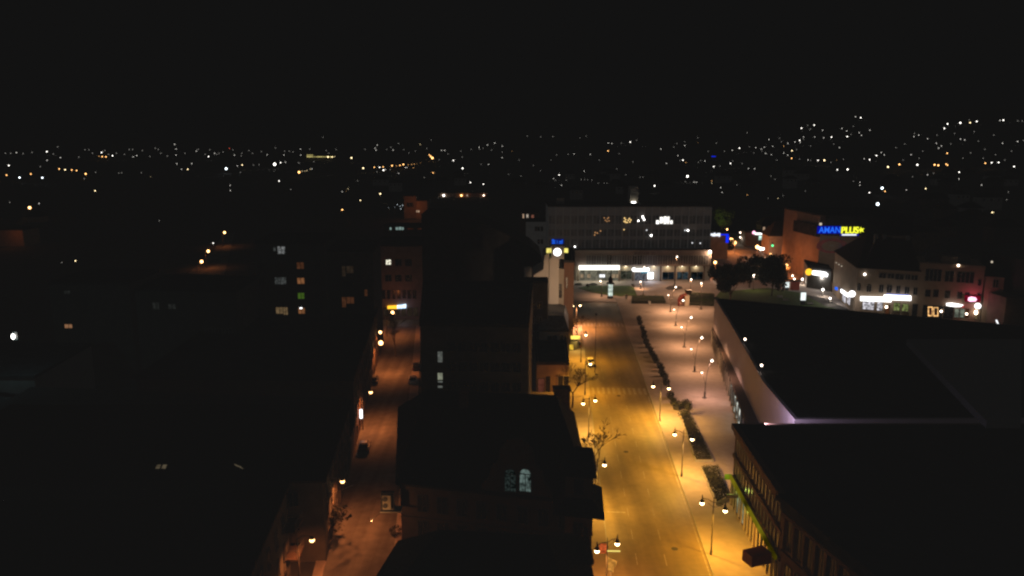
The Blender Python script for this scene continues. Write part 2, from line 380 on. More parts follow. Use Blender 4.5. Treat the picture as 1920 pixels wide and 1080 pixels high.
# main street
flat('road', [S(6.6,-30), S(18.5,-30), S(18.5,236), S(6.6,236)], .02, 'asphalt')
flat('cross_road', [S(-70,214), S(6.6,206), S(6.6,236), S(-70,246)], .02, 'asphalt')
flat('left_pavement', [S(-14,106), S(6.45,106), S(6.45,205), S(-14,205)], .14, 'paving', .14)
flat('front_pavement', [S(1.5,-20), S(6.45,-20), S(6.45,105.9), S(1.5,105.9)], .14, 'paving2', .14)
k = MB()
k.prism([S(6.45,-20), S(6.6,-20), S(6.6,206), S(6.45,206)], 0, .15)
k.prism([S(18.5,-20), S(18.65,-20), S(18.65,236), S(18.5,236)], 0, .15)
struct('kerb', k, M['kerb'])
flat('plaza', [S(18.65,-20), S(27.5,-20), S(26.5,90), S(42,101), S(60,150), S(60,262), S(18.65,262)], .14, 'paving', .14)
flat('square', [S(3,236.2), S(18.6,236.2), S(18.6,262), (34,256), (34,276), (6,276)], .14, 'paving', .14)
flat('square_paving', [S(18.5,262.1), (95,250), (125,205), (160,190), (160,210), (128,224), (100,262), (82,280), (34,276), (34,262)], .12, 'paving', .12)
mk = MB()
for w in (9.9, 13.4):
    for s in range(60, 232, 6):
        if (146 < s < 156) or (199 < s < 212): continue
        mk.add([S(w-.05,s,.026), S(w+.05,s,.026), S(w+.05,s+2.6,.026), S(w-.05,s+2.6,.026)], [[0,1,2,3]])
for s0, s1 in ((-20,146),(156,199)):
    mk.add([S(18.1,s0,.026), S(18.25,s0,.026), S(18.25,s1,.026), S(18.1,s1,.026)], [[0,1,2,3]])
for s0, s1 in ((147,151),(204,208)):
    for i in range(11):
        w = 7.1+i*1.05; mk.add([S(w,s0,.026), S(w+.5,s0,.026), S(w+.5,s1,.026), S(w,s1,.026)], [[0,1,2,3]])
mk.add([S(7,97,.026), S(9.6,97,.026), S(9.6,97.3,.026), S(7,97.3,.026)], [[0,1,2,3]])
struct('road_markings', mk, M['mark2'])
# manhole covers
mh = MB()
for w, s in ((14.9,88),(11.4,118),(12.3,146),(8.6,160)): mh.lathe(S(w,s,.021), [(.42,0),(.42,.006)], 14)
struct('manhole_covers', mh, M['ground'])
# left street
LS = lambda w, s: (-22.2 - (s-81)*.1 + w, s)      # w from the left facades
flat('side_street', [LS(0,20), LS(8.2,20), LS(8.2,203), LS(0,203)], .02, 'asphalt2')
flat('side_street_end', [(-75,203.1), (-14,203.1), (-16,213), (-75,213)], .02, 'asphalt')
flat('side_pavement', [LS(8.2,20), LS(10.2,20), LS(9.6,203), LS(8.2,203)], .13, 'paving', .13)
flat('side_pavement_left', [LS(-1.2,20), LS(0,20), LS(0,203), LS(-1.2,203)], .13, 'paving', .13)
lk = MB(); lk.prism([LS(8.05,20), LS(8.2,20), LS(8.2,203), LS(8.05,203)], 0, .15); struct('side_kerb', lk, M['kerb'])
flat('far_left_street', [G(352,513), G(420,516), G(432,470), G(440,436), G(418,436), G(402,470)], .02, 'asphalt2')
flat('avenue', [G(1338,532), G(1482,532), G(1490,500), G(1425,440), G(1352,436)], .02, 'asphalt2')
flat('shop_street', [G(1482,532), G(1625,596), G(1600,540), G(1520,500), G(1480,470), G(1470,480)], .16, 'paving', .1)

# ------------------------------------------------------------------ lawns and beds
def lawn(name, poly, h, m='grass'):
    mb = MB(); mb.prism([(p.x, p.y) for p in poly], .14, .14+h); return struct(name, mb, M[m])
lawn('lawn', [G(1084,541), G(1100,537), G(1180,537), G(1189,541), G(1194,555), G(1165,556), G(1140,554), G(1110,549)], .12)
lawn('park_lawn', [G(1338,563), G(1350,548), G(1440,541), G(1500,550), G(1545,574), G(1600,590), G(1420,575)], .12)
flat('tree_pit', [G(1247,541), G(1255,536.5), G(1268,536), G(1278,538), G(1280,542), G(1268,544.5), G(1252,544)], .15, 'soil')
def hedge(px, label, h, group='clipped hedges of the square'):
    poly = [G(*p) for p in px]; c = base_of(poly); t = thing('hedge', label, 'hedge', c, group)
    MB().prism(inset(poly, .25), .1, h*.85).build('core', M['leaf_dark'], t)
    mb = MB(); rnd = random.Random(len(label)); e0, e1, e2, e3 = poly
    n = int((e1-e0).length*(e3-e0).length*14)
    for _ in range(min(n, 3500)):
        a, b = rnd.random(), rnd.random(); p = e0.lerp(e1, a).lerp(e3.lerp(e2, a), b)
        z = h*(.9+.2*rnd.random()) if .04 < a < .96 and .08 < b < .92 else h*rnd.random()
        r = .12+.14*rnd.random(); v = [Vector((rnd.uniform(-r, r), rnd.uniform(-r, r), rnd.uniform(-r, r)*.7)) for _ in range(3)]
        mb.add([Vector((p.x, p.y, z+.1))+q for q in v], [[0,1,2]])
    mb.build('foliage', M['leaf'], t)
hedge([(1183,570),(1249,570),(1245,560),(1184,559)], 'low clipped green hedge in front of the lit advertising column', 1.1)
hedge([(1291,574),(1340,575),(1340,556),(1292,553)], 'broad green hedge block beside the red stall', 1.2)

# flower beds along the main street
def bed(px, label):
    poly = [G(*p) for p in px]; t = thing('flower_bed', label, 'flower bed', base_of(poly), 'flower beds along the right kerb')
    fr = MB(); n = len(poly); o = [(p.x, p.y) for p in poly]; i2 = inset(poly, .22)
    for k in range(n): fr.prism([o[k], o[(k+1)%n], i2[(k+1)%n], i2[k]], .14, .5)
    fr.build('border', M['concrete'], t)
    MB().prism(i2, .14, .42).build('soil', M['soil'], t)
    rnd = random.Random(3); lf = MB(); fl = MB(); e0, e1, e2, e3 = poly
    for _ in range(5200):
        a, b = rnd.random()*.9+.05, rnd.random()*.96+.02; p = e0.lerp(e1, a).lerp(e3.lerp(e2, a), b); r = .07+.1*rnd.random()
        v = [Vector((rnd.uniform(-r, r), rnd.uniform(-r, r), rnd.uniform(-.5, .8)*r)) for _ in range(3)]
        c = Vector((p.x, p.y, .45+.35*rnd.random()))
        if rnd.random() < .3*max(0, math.sin(b*7+a*3)): fl.add([c+Vector((0,0,.15))+q*.62 for q in v], [[0,1,2]])
        else: lf.add([c+q*1.3 for q in v], [[0,1,2]])
    o = lf.build('foliage', M['leaf_dark'], t); o2 = fl.build('blossom', M['flower'], t)
bed([(1303,868),(1338,868),(1292,775),(1273,775)], 'longer dark flower bed with a small conifer at its far end')
bed([(1342,948),(1369,936),(1347,880),(1313,880)], 'nearer flower bed speckled with pale blossom by the brown facade')

# ------------------------------------------------------------------ trees
def leafy(name, label, loc, h, r, trunk, n=1500, lm='leaf_dark', group=None, zc=.62, leaf=.28, seed=1, sq=.8):
    t = thing(name, label, 'tree', loc, group); rnd = random.Random(seed); z0 = loc[2]
    tr = MB(); tr.tube([(loc[0], loc[1], z0), (loc[0]+.1, loc[1], z0+h*.3), (loc[0]-.1, loc[1]+.1, z0+h*.6)], [trunk, trunk*.75, trunk*.35], 7)
    blobs = []
    for k in range(11):
        a = rnd.random()*6.28; q = rnd.random()**.6*r*.72; zz = z0+h*(zc+rnd.uniform(-.22, .24))
        c = Vector((loc[0]+q*math.cos(a), loc[1]+q*math.sin(a), zz)); blobs.append((c, r*rnd.uniform(.28, .5)))
        tr.tube([(loc[0], loc[1], z0+h*rnd.uniform(.22, .45)), tuple(c)], [trunk*.35, trunk*.08], 5)
    tr.build('trunk', M['bark'], t); cr = MB()
    for _ in range(n):
        c, br = blobs[rnd.randrange(len(blobs))]
        d = Vector((rnd.gauss(0,1), rnd.gauss(0,1), rnd.gauss(0,1)))
        d.normalize(); p = c + Vector((d.x, d.y, d.z*sq))*br*rnd.uniform(.65, 1.1); s = leaf*rnd.uniform(.6, 1.4)
        v = [Vector((rnd.uniform(-s, s), rnd.uniform(-s, s), rnd.uniform(-s, s))) for _ in range(3)]
        cr.add([p+q for q in v], [[0,1,2]])
    cr.build('crown', M[lm], t); return t
def bare(name, label, loc, h, spread, seed, group='bare winter trees along the left pavement', trunk=.17):
    t = thing(name, label, 'tree', loc, group); rnd = random.Random(seed); tk = MB(); cr = MB()
    def grow(p, d, L, r, dep):
        q = p+d*L*.5+Vector((rnd.uniform(-.1,.1), rnd.uniform(-.1,.1), 0))*L*.3; e = p+d*L
        (tk if dep < 1 else cr).tube([p, q, e], [r, r*.85, r*.66], 5 if dep < 2 else 3, cap=False)
        if dep >= 6: return
        for _ in range(3):
            a = rnd.random()*6.28; s = rnd.uniform(.2, .85)*spread
            nd = (d+Vector((math.cos(a)*s, math.sin(a)*s, rnd.uniform(-.28, .34)))).normalized()
            grow(e, nd, L*rnd.uniform(.5, .92), max(r*.6, .026), dep+1)
    grow(Vector(loc), Vector((rnd.uniform(-.08,.08), 0, 1)).normalized(), h*.27, trunk, 0)
    tk.build('trunk', M['bark'], t); cr.build('crown', M['bark'], t); return t
bare('bare_tree', 'wide bare tree on the pavement behind the steep black roof', tuple(G(1073,764,.14)), 10.5, 1.15, 5, trunk=.22)
bare('bare_tree', 'bare tree partly hidden by the steep roof, beside a lamp post', tuple(G(1118,905,.14)), 8.6, 1.0, 8)
bare('bare_tree', 'farthest bare tree, just above the yellow lit kiosk', tuple(G(1082,640,.14)), 8.2, 1.15, 11)
bare('bare_tree', 'slim bare tree at the far end of the left side street', tuple(G(742,668,.14)), 10.5, .8, 21, 'bare trees of the side street')
leafy('leafy_tree', 'dark leaning tree on the lawn beside the long shop front', tuple(G(1368,574)), 13, 6.2, .35, 5200, seed=4, leaf=.5)
leafy('leafy_tree', 'tall dark conical tree between the lawn and the lit avenue', tuple(G(1447,556)), 12.5, 5.2, .3, 6000, seed=6, sq=1.5, leaf=.5)
leafy('leafy_tree', 'dark tree behind the leaning tree at the avenue mouth', tuple(G(1405,540)), 11.5, 7, .3, 4500, seed=9, leaf=.5)
leafy('leafy_tree', 'dark tree closing the avenue beside the green traffic light', tuple(G(1455,520)), 8, 5, .3, 3000, seed=12, leaf=.5)
leafy('leafy_tree', 'low dark shrub tree at the left of the avenue', tuple(G(1362,478)), 8, 4, .25, 1600, seed=14, leaf=.45)
leafy('leafy_tree', 'tall tree lit yellow green from below beyond the shop block', tuple(G(1352,446)), 17, 6, .3, 3000, 'leaf', seed=15, leaf=.5)
leafy('small_conifer', 'small pointed conifer at the far end of the flower bed', tuple(G(1291,780)), 3.2, .8, .08, 500, seed=16, leaf=.14, sq=2.0, zc=.5)
leafy('rounded_shrub', 'round shrub at the far end of the flower bed, left of the conifer', tuple(G(1281,788)), 2.0, 1.1, .08, 400, seed=17, leaf=.14, zc=.5)
light('POINT', tuple(Y(1352, 418, G(1352,446).y-11)), 900, (.7,.8,.12), .3)
# planters
def planter(loc, i):
    t = thing('planter', 'dark square planter with a low shrub between road and plaza', 'planter', loc, 'dark shrub planters between road and plaza')
    x, y, z = loc; MB().lathe(loc, [(.55,0),(.72,.55),(.76,.62),(.6,.62)], 4).build('tub', M['dframe'], t)
    mb = MB(); rnd = random.Random(i)
    for _ in range(190):
        d = Vector((rnd.gauss(0,1), rnd.gauss(0,1), abs(rnd.gauss(0,1)))).normalized(); p = Vector((x, y, z+.6))+Vector((d.x*.75, d.y*.75, d.z*.8))*rnd.uniform(.5, 1.1)
        v = [Vector((rnd.uniform(-.2,.2), rnd.uniform(-.2,.2), rnd.uniform(-.2,.2))) for _ in range(3)]; mb.add([p+q for q in v], [[0,1,2]])
    mb.build('shrub', M['leaf_dark'], t); return t
pl = planter(Vector((0,0,0)), 2)
PP = [(1198,598),(1200,606),(1204,616),(1207,624),(1208,632),(1211,641),(1214,649),(1219,657),(1222,664),(1227,671),(1230,678),(1237,687),(1240,693),(1241,702),(1247,708),(1249,719),(1257,744),(1262,755)]
for i, (px, py) in enumerate(PP):
    o = pl if i == 0 else copy_tree(pl); o.location = G(px, py+3, .14); o.rotation_euler.z = AL+i*.3
for i, (px, py) in enumerate([(1270,766),(1286,763)]):
    o = copy_tree(pl); o.location = G(px, py+2, .14); o.scale = (1.3,1.3,1.2)
    o['label'] = ['larger reddish planter nearest the conifer, on the road side', 'larger dark planter nearest the conifer, on the plaza side'][i]; del o['group']
# ------------------------------------------------------------------ buildings: left of the main street
def eN(A, B):
    e = Vector((B[0]-A[0], B[1]-A[1])).normalized(); return e, Vector((e.y, -e.x))
# mansard house (H1)
fl, fr, br, bl = (-13.0,82.4), (8.4,77.2), (8.6,104.5), (-16.5,107)
b = thing('mansard_house', 'large black roofed house with a baroque gable and two arched windows', 'house', (-2,92,0))
MB().prism([fl, fr, br, bl], 0, 11).build('wall', M['h1wall'], b)
hip_roof(b, [fl, fr, br, bl], 11.2, [(-11,94), (5.6,92)], 18.4)
cn = MB(); cn.wbox(fl, fr, 10.4, 10.95, .003, .35); cn.wbox(fl, fr, 6.7, 6.95, .003, .18); cn.wbox(fr, br, 10.4, 10.95, .003, .35); cn.build('cornice', M['h1wall'], b)
grid(b, fl, fr, [1.2, 4.6, 7.8], 8, 1.1, 1.9, 1.5, 1.5, frame='h1frame')
grid(b, fr, br, [1.2, 4.6, 7.8], 8, 1.1, 1.9, 1.2, 1.2, skip={(r, 0) for r in range(3)}, frame='h1frame')
e, n = eN(fl, fr); c0 = V(969, 925, fl, fr)
def gp(a, z, d): p = Vector((c0.x, c0.y))+e*a+n*d; return (p.x, p.y, z)
prof = [(-4.2,11.0),(-3.9,12.2),(-3.2,12.9),(-2.9,14.2),(-2.1,15.0),(-1.9,16.4),(-1.1,17.5),(0,17.9),(1.1,17.5),(1.9,16.4),(2.1,15.0),(2.9,14.2),(3.2,12.9),(3.9,12.2),(4.2,11.0)]
g = MB(); K = len(prof)
g.add([gp(a, z, .25) for a, z in prof]+[gp(a, z, -.25) for a, z in prof], [list(range(K)), list(range(K, 2*K))[::-1]]+[[i, (i+1)%K, K+(i+1)%K, K+i] for i in range(K)])
g.build('gable', M['h1wall'], b)
g = MB(); q = [(-2.9,13.2),(0,16.6),(2.9,13.2),(2.9,11),(-2.9,11)]
g.add([gp(a, z, -.26) for a, z in q]+[gp(a, z, -6) for a, z in q], [list(range(5)), list(range(5,10))[::-1]]+[[i,(i+1)%5,5+(i+1)%5,5+i] for i in range(5)]); g.build('dormer', M['roof2'], b)
for px, pane, lb in ((957,'w_dim2','dimly lit arched window'), (985,'w_cool2','arched window lit pale green')):
    p = V(px, 921, (fl[0]+n.x*.27, fl[1]+n.y*.27), (fr[0]+n.x*.27, fr[1]+n.y*.27))
    win(b, p, e, n, 1.25, 2.0, pane, 'dframe', lab=lb, arch=True)
# corner bay with its own skirt roofs
bay = [(5.7,76.0), (8.6,75.4), (8.9,79.4), (6.0,79.9)]
mb = MB(); mb.prism(bay, 0, 15.2); mb.build('corner_bay', M['brownwall'], b)
def skirt(b, poly, z, over, zt, mname='roof2', name='skirt_roof'):
    c = base_of(poly); o = [((p[0]-c.x)*(1+over)+c.x, (p[1]-c.y)*(1+over)+c.y) for p in poly]; i = [((p[0]-c.x)*1.0+c.x, (p[1]-c.y)*1.0+c.y) for p in poly]
    m = MB(); m.add([(p[0],p[1],z) for p in o]+[(p[0],p[1],zt) for p in i]+[(p[0],p[1],z-.2) for p in o], [[k,(k+1)%4,4+(k+1)%4,4+k] for k in range(4)]+[[8+k,8+(k+1)%4,(k+1)%4,k] for k in range(4)]+[[4,5,6,7],[11,10,9,8]]); m.build(name, M[mname], b)
skirt(b, bay, 11.2, .85, 12.4); skirt(b, bay, 15.2, .28, 16.6)
grid(b, bay[0], bay[1], [7.9, 12.9], 1, .9, 1.6, .3, .3, frame='h1frame'); grid(b, bay[1], bay[2], [7.9, 12.9], 2, .9, 1.6, .3, .3, frame='h1frame')
ch = MB(); ch.box((6.9,100.5,14), (2.2,1.6,4.6)); ch.box((6.9,100.5,16.4), (2.5,1.9,.3)); ch.build('chimney', M['brick'], b)
ch = MB(); ch.box((-6,90,18.6), (1.1,.8,2.2)); ch.box((-6,90,19.8), (1.3,1,.2)); ch.build('chimney', M['brick'], b)
# AC unit on its frame on the side wall
P = V(728, 958, (-20,81.2), (9,81.2)); t = thing('air_conditioning_unit', 'orange lit twin-fan air conditioning unit at the corner of the black roofed house', 'air conditioner', P)
x, y, z = P
m = MB(); m.box((x-.12,y,z+1.15), (.95,.45,1.7)); m.build('casing', M['cream'], t)
for k in (0, 1):
    m = MB(); m.tube([(x-.3,y-.23,z+.75+k*.8), (x-.3,y-.27,z+.75+k*.8)], [.3,.3], 14); m.build('fan_grille', M['dframe'], t)
m = MB()
for dx in (-.72, .68): m.box((x+dx,y,z+1.2), (.08,.5,2.3))
m.box((x,y,z+2.33), (1.45,.55,.07)); m.box((x,y+.32,z+1.1), (1.4,.06,2.2)); m.build('frame', M['dframe'], t)
m = MB(); m.box((x+.3,y+.3,z+.06), (2.4,1.5,.13)); m.box((x,y+.2,z+.2), (1.6,.5,.16)); m.build('bracket', M['concrete'], t)
m = MB(); m.tube([(x-.8,y-.3,z+.05),(x-1.6,y-1.9,z-.2)], .03, 4); m.box((x-1.6,y-1.95,z-.3), (.22,.22,.12)); m.build('added_lamp_arm', M['dframe'], t)
light('POINT', (x-1.6, y-1.95, z-.05), 150, (1,.42,.13), .06)  # lamp and its arm are added to brighten the unit

# front house (H2), bottom of the picture
fl, fr, br, bl = (-15,45), (7.0,42), (6.9,69.3), (-10.8,68.5)
b = thing('tiled_house', 'nearest black hipped roof house at the bottom edge beside the main street', 'house', (-2,56,0))
MB().prism([fl, fr, br, bl], 0, 11).build('wall', M['h1wall'], b)
hip_roof(b, [fl, fr, br, bl], 11.2, [(-6.4,62), (3.0,61)], 16.2)
cn = MB(); cn.wbox(fr, br, 10.4, 10.95, .003, .4); cn.wbox(fr, br, 6.9, 7.1, .003, .25); cn.build('cornice', M['h1wall'], b)
grid(b, fr, br, [1.0, 4.4, 7.6], 9, 1.1, 1.9, 1, 1)
m = MB(); m.box((5.9,69.9,5.6), (1.5,1.1,11.2)); m.build('stair_bay', M['h1wall'], b)
m = MB()
for k in range(7): m.lathe((7.3,64+k*.9,11.6), [(.22,0),(.3,.35),(.18,.7),(.05,.95)], 7)
m.build('balustrade', M['h1wall'], b)
p = V(1074, 1000, (2,69.9), (9,69.9)); 
# tall dark block T
T = [(-15.2,122), (2.7,121), (4.4,160), (-19,160)]
b = flat_block('office_block', 'tall windowless looking dark block with two pale stair windows', T, 20, 'dark_wall')
rw = MB(); rw.wbox(T[1], T[2], 0, 19.9, .003, .08); rw.build('side_wall', M['grey'], b)
skip = {(r, 1) for r in range(5)}
grid(b, T[0], T[1], [2.2, 5.6, 9.0, 12.4, 15.8], 7, 1.3, 1.5, 4.2, 1, frame='h1frame')
winpx(b, 821, 659, 830, 679, T[0], T[1], 'w_dimp', div=1); winpx(b, 821, 699, 830, 712, T[0], T[1], 'w_pale', div=1, lab='bright pale window')
winpx(b, 821, 714, 830, 717, T[0], T[1], 'w_dimp', div=1); winpx(b, 821, 723, 830, 727, T[0], T[1], 'w_dimp', div=1)
# stepped block behind it
K2 = [tuple(Y(955,531,166).xy), tuple(Y(1027,531,166).xy), (8.0,170.5), (0,170.5)]
zt = Y(1000,531,166).z
b = flat_block('stepped_block', 'dark stepped block in front of the pale gabled wall', K2, zt, 'dark_wall')
grid(b, K2[0], K2[1], [3,6.4,9.8,13.2], 4, 1.1, 1.5)
rw = MB(); rw.wbox(K2[1], K2[2], 0, zt-.2, .003, .1); rw.build('side_wall', M['plaster'], b)
winpx(b, 985, 501, 998, 507, (0,181.8), (10,181.8), 'w_capb', div=1, lab='pale capping block') if False else None
# black curved roof hall
pts = [(790,402),(835,402),(880,410),(920,425),(960,444),(995,462),(1015,480),(1019,500)]
b = thing('curved_roof_hall', 'big black hall with a roof line curving down towards the lit clock tower', 'hall', (-8,205,0))
top = [Y(px, py, 196) for px, py in pts]; m = MB()
lo = [(p.x, 196, 0) for p in top]; hi = [(p.x, 196, p.z) for p in top]; lob = [(p.x, 214, 0) for p in top]; hib = [(p.x, 214, p.z) for p in top]; n8 = len(top)
m.add(lo+hi+lob+hib, [[i, i+1, n8+i+1, n8+i] for i in range(n8-1)]+[[2*n8+i+1, 2*n8+i, 3*n8+i, 3*n8+i+1] for i in range(n8-1)]+[[n8-1, 3*n8-1, 4*n8-1, 2*n8-1],[0, n8, 3*n8, 2*n8]])
m.build('wall', M['flat'], b)
m = MB(); m.add([(x, y-.5, z+.05) for x, y, z in hi]+[(x, y+.5, z+.05) for x, y, z in hib]+[(x, y-.5, z-.25) for x, y, z in hi]+[(x, y+.5, z-.25) for x, y, z in hib],
    [[i, i+1, n8+i+1, n8+i] for i in range(n8-1)]+[[2*n8+i, 2*n8+i+1, i+1, i] for i in range(n8-1)]); m.build('roof', M['roof'], b)
grid(b, (top[0].x,195.99), (top[-1].x,195.99), [3,7,11], 6, 1.4, 1.8, 2, 2)

# clock tower building
TY = 180.0
b = thing('clock_tower', 'pale square tower with a glowing round clock face at its top', 'clock tower', (13,TY+3,0))
def X(px, y=TY, py=500): return Y(px, py, y).x
def Z(py, y=TY): return Y(1045, py, y).z
tx0, tx1 = X(1034), X(1048)
m = MB(); m.prism([(X(1030),TY), (X(1048),TY), (X(1048),TY+3), (X(1030),TY+3)], 0, Z(484)); m.build('shaft', M['white_wall'], b)
m = MB(); m.prism([(X(1048)+.01,TY+.6), (X(1058),TY+.6), (X(1058),TY+3), (X(1048)+.01,TY+3)], 0, Z(505)); m.build('side_shaft', M['plaster'], b)
m = MB(); m.prism([(X(1033.6),TY-.5), (X(1057),TY-.5), (X(1057),TY+2.6), (X(1033.6),TY+2.6)], Z(485), Z(460)); m.build('clock_box', M['white_wall'], b)
m = MB(); m.prism([(X(1033),TY-.6), (X(1057.6),TY-.6), (X(1057.6),TY+2.8), (X(1033),TY+2.8)], Z(460), Z(458.6)); m.build('cap', M['dframe'], b)
cc = Y(1045, 472.5, TY-.5); R = 7.4/F*TY
m = MB(); m.tube([(cc.x, TY-.52, cc.z), (cc.x, TY-.75, cc.z)], [R, R], 28); cf = m.build('clock_face', M['g_clock'], b); 
m = MB(); m.tube([(cc.x, TY-.51, cc.z), (cc.x, TY-.62, cc.z)], [R*1.12, R*1.12], 28); m.build('clock_rim', M['lmetal'], b)
for k, (x0, x1) in enumerate(((1024.5,1033.4),(1057.2,1064.8))):
    m = MB(); m.prism([(X(x0),TY), (X(x1),TY), (X(x1),TY+.5), (X(x0),TY+.5)], Z(474), Z(466)); m.build('yellow_sign', M['s_ylw'], b)
# blue letters on top
m = MB(); P0 = Y(1034.5, 457.6, TY-.3)
for dx, dz, w, h in ((0,0,.9,.16),(.15,.3,.6,.16),(0,.62,.9,.16),(.1,.9,.4,.14),(1.25,0,.12,.8),(1.7,0,.7,.13),(1.8,.35,.5,.12),(2.45,.0,.12,.95),(1.75,.5,.8,.1)):
    m.box((P0.x+dx+w/2, P0.y, P0.z+.1+dz+h/2), (w, .1, h))
m.build('blue_letters', M['s_blue2'], b)
m = MB(); m.box((P0.x+1.4, P0.y+.12, P0.z+.6), (3.0,.08,1.2)); m.build('letter_board', M['s_bluebk'], b)
# slot windows on the side shaft
for a, c in ((533,558),(573,593)):
    winpx(b, 1046, a, 1053, c, (X(1048),TY+.6), (X(1058),TY+.6), 'glass', div=1, lab=None)
# gabled white wall left of the tower
b = thing('gabled_wall_building', 'pale building with a sloping gable joined to the left of the clock tower', 'building', (8,TY+6,0))
poly = [(1001,620),(1001,516),(1019,505),(1021,480),(1029,474),(1029.7,474),(1029.7,620)]
pp = [Y(px, py, TY+.3) for px, py in poly]; 
for q in pp:
    if q.z < 8: q.z = 0
m = MB(); k = len(pp); m.add(pp+[Vector((p.x, p.y+12, p.z)) for p in pp], [list(range(k)), list(range(k, 2*k))[::-1]]+[[i,(i+1)%k,k+(i+1)%k,k+i] for i in range(k)]); m.build('wall', M['white_wall'], b)
m = MB(); a, c = Y(983,501.5,TY-2), Y(997,507,TY-2); m.prism([(a.x,a.y),(c.x,a.y),(c.x,a.y+1),(a.x,a.y+1)], 18, a.z); m.build('roof_house', M['white_wall'], b)
winpx(b, 1003, 520, 1008, 534, (0,TY+.29), (10,TY+.29), 'glass', div=1, lab=None)
P = (18.2, 160, .14); t = thing('added_light_mast', 'tall thin added floodlight mast on the left pavement, brightening the clock tower', 'floodlight', P)
m = MB(); m.box((P[0],P[1],13.3), (.5,.25,.35)); m.build('housing', M['metal'], t); m = MB(); m.tube([P,(P[0],P[1],13.2)], [.09,.05], 6); m.build('pole', M['metal'], t)
l_ = light('SPOT', (P[0]-.1, P[1]+.4, 13.3), 8500, (1,.62,.36), .3, 50)  # added spot and mast, put in to light the tower
l_.rotation_euler = (Vector((12.2,180,15))-Vector((P[0], P[1]+.4, 13.3))).to_track_quat('-Z','Y').to_euler()
# reddish wing to the right of the tower
b = flat_block('brick_wing', 'narrow reddish wing at the street side of the clock tower', [(X(1058)+.02,TY+1), (X(1077),TY+1), (X(1077)+1.5,TY+24), (X(1058)+1,TY+24)], Z(494), 'brick')
winpx(b, 1061, 520, 1064, 540, (X(1058),TY+1), (X(1077),TY+1), 'glass', div=1, lab=None)
# lower stepped front of the clock building
y1 = 165.0
b = flat_block('glazed_front_building', 'low building with dark glazed skirt roof under the clock tower', [(X(1012,y1),y1), (X(1067,y1),y1), (X(1067,y1)+.9,TY-.7), (X(1012,y1)+.9,TY-.7)], Y(1045,622,y1).z, 'plaster')
z1, z2 = Y(1045,622,y1).z, Y(1045,600,y1).z
m = MB(); c = [(X(1010,y1-.6),y1-.8), (X(1068,y1-.6),y1-.8), (X(1068,y1)+1,TY-.9), (X(1010,y1)+1,TY-.9)]; i2 = [(c[0][0]+1.2,c[0][1]+2.5),(c[1][0]-.9,c[1][1]+2.5),(c[2][0]-.9,c[2][1]-1),(c[3][0]+1.2,c[3][1]-1)]
m.add([(p[0],p[1],z1+.65) for p in c]+[(p[0],p[1],z2+.6) for p in i2], [[k,(k+1)%4,4+(k+1)%4,4+k] for k in range(4)]+[[4,5,6,7],[3,2,1,0]]); m.build('skirt_roof', M['roof_grey'], b)
m = MB()
for px in (1023,1047,1067): m.wbox((X(px-1.2,y1,640),y1), (X(px,y1,640),y1), 0, z1-.1, .005, .25)
m.build('pilasters', M['cream'], b)
for a, c, d, e2, lb in ((1026,629,1044,650,'glass'),(1050,628,1064,650,'glass'),(1025,658,1043,690,'w_dimg'),(1048,657,1055,668,'glass'),(1058,657,1065,668,'glass')):
    winpx(b, a, c, d, e2, (X(1000,y1),y1), (X(1067,y1),y1), lb, 'cframe', div=2, lab=None)
y2 = 147.0
z3 = Y(1045,684,y2).z
b = flat_block('corner_shop', 'single storey orange lit corner shop behind the bare tree', [(X(1006,y2,720),y2), (X(1066,y2,720),y2), (X(1068,y2,720)+.4,y1-1), (X(1006,y2,720),y1-1)], z3, 'brown')
winpx(b, 1046, 705, 1066, 733, (0,y2), (12,y2), 'glass', 'cframe', div=2, lab=None); winpx(b, 1024, 706, 1031, 740, (0,y2), (12,y2), 'glass', div=1, lab=None)
winpx(b, 1009, 710, 1020, 738, (0,y2), (12,y2), 'w_red', div=1, lab='dim red shop window')
light('POINT', (9.5, 143.0, 3.6), 110, ORG, .2)
# yellow lit kiosk on the pavement
P = G(1078, 657, .14); t = thing('lit_kiosk', 'small kiosk with glowing yellow canopy on the left pavement', 'kiosk', P)
x, y, z = P; m = MB(); m.box((x-.3,y+.9,z+1.1), (1.6,1.4,2.2)); m.build('body', M['dframe'], t)
m = MB(); m.box((x+.1,y+.2,z+3.2), (2.2,1.6,.5)); m.build('canopy', M['s_kiosk'], t)
m = MB(); m.box((x-.9,y-.3,z+.9), (.9,.3,1.2)); m.build('counter_light', M['s_kiosk2'], t)
m = MB(); m.box((x+.8,y+.9,z+1.5), (.1,.1,3)); m.box((x-.8,y+1.5,z+1.5), (.1,.1,3)); m.build('posts', M['metal'], t)
light('POINT', (x+.5,y-.9,2.4), 260, (1,.66,.15), .2)

# ------------------------------------------------------------------ left side street
def LW(s, w=0): return LS(w, s)
# long roofs left of the street
b = thing('long_black_roof_house', 'long black roofed terrace along the left side street with two small roof lights', 'terrace', (-45,100,0))
A, B = LW(84), LW(112)
f4 = [(-75,82), A, B, (-78,118)]
MB().prism(f4, 0, 10.5).build('wall', M['dark_wall'], b); hip_roof(b, f4, 10.7, [(-68,98), (-32,98)], 15)
grid(b, A, B, [1, 4.3, 7.4], 7, 1.1, 1.7, 1, 1, frame='h1frame'); grid(b, (-75,81.9), (A[0],83.9), [1,4.3,7.4], 10, 1.2, 1.7, frame='h1frame')
def roofquad(px, name, m):      # small pane on the front roof slope
    e0 = Vector((-75,81.5,10.7)); e1 = Vector((A[0],83.5,10.7)); r0 = Vector((-68,98,15)); N_ = (e1-e0).cross(r0-e0).normalized(); out = []
    for q in px:
        d = ray(*q); t_ = (e0-Vector((0,0,H))).dot(N_)/d.dot(N_); out.append(Vector((0,0,H))+d*t_+Vector((0,0,.08)))
    m2 = MB(); m2.add(out, [list(range(len(out)))]); return m2.build(name, M[m], b)
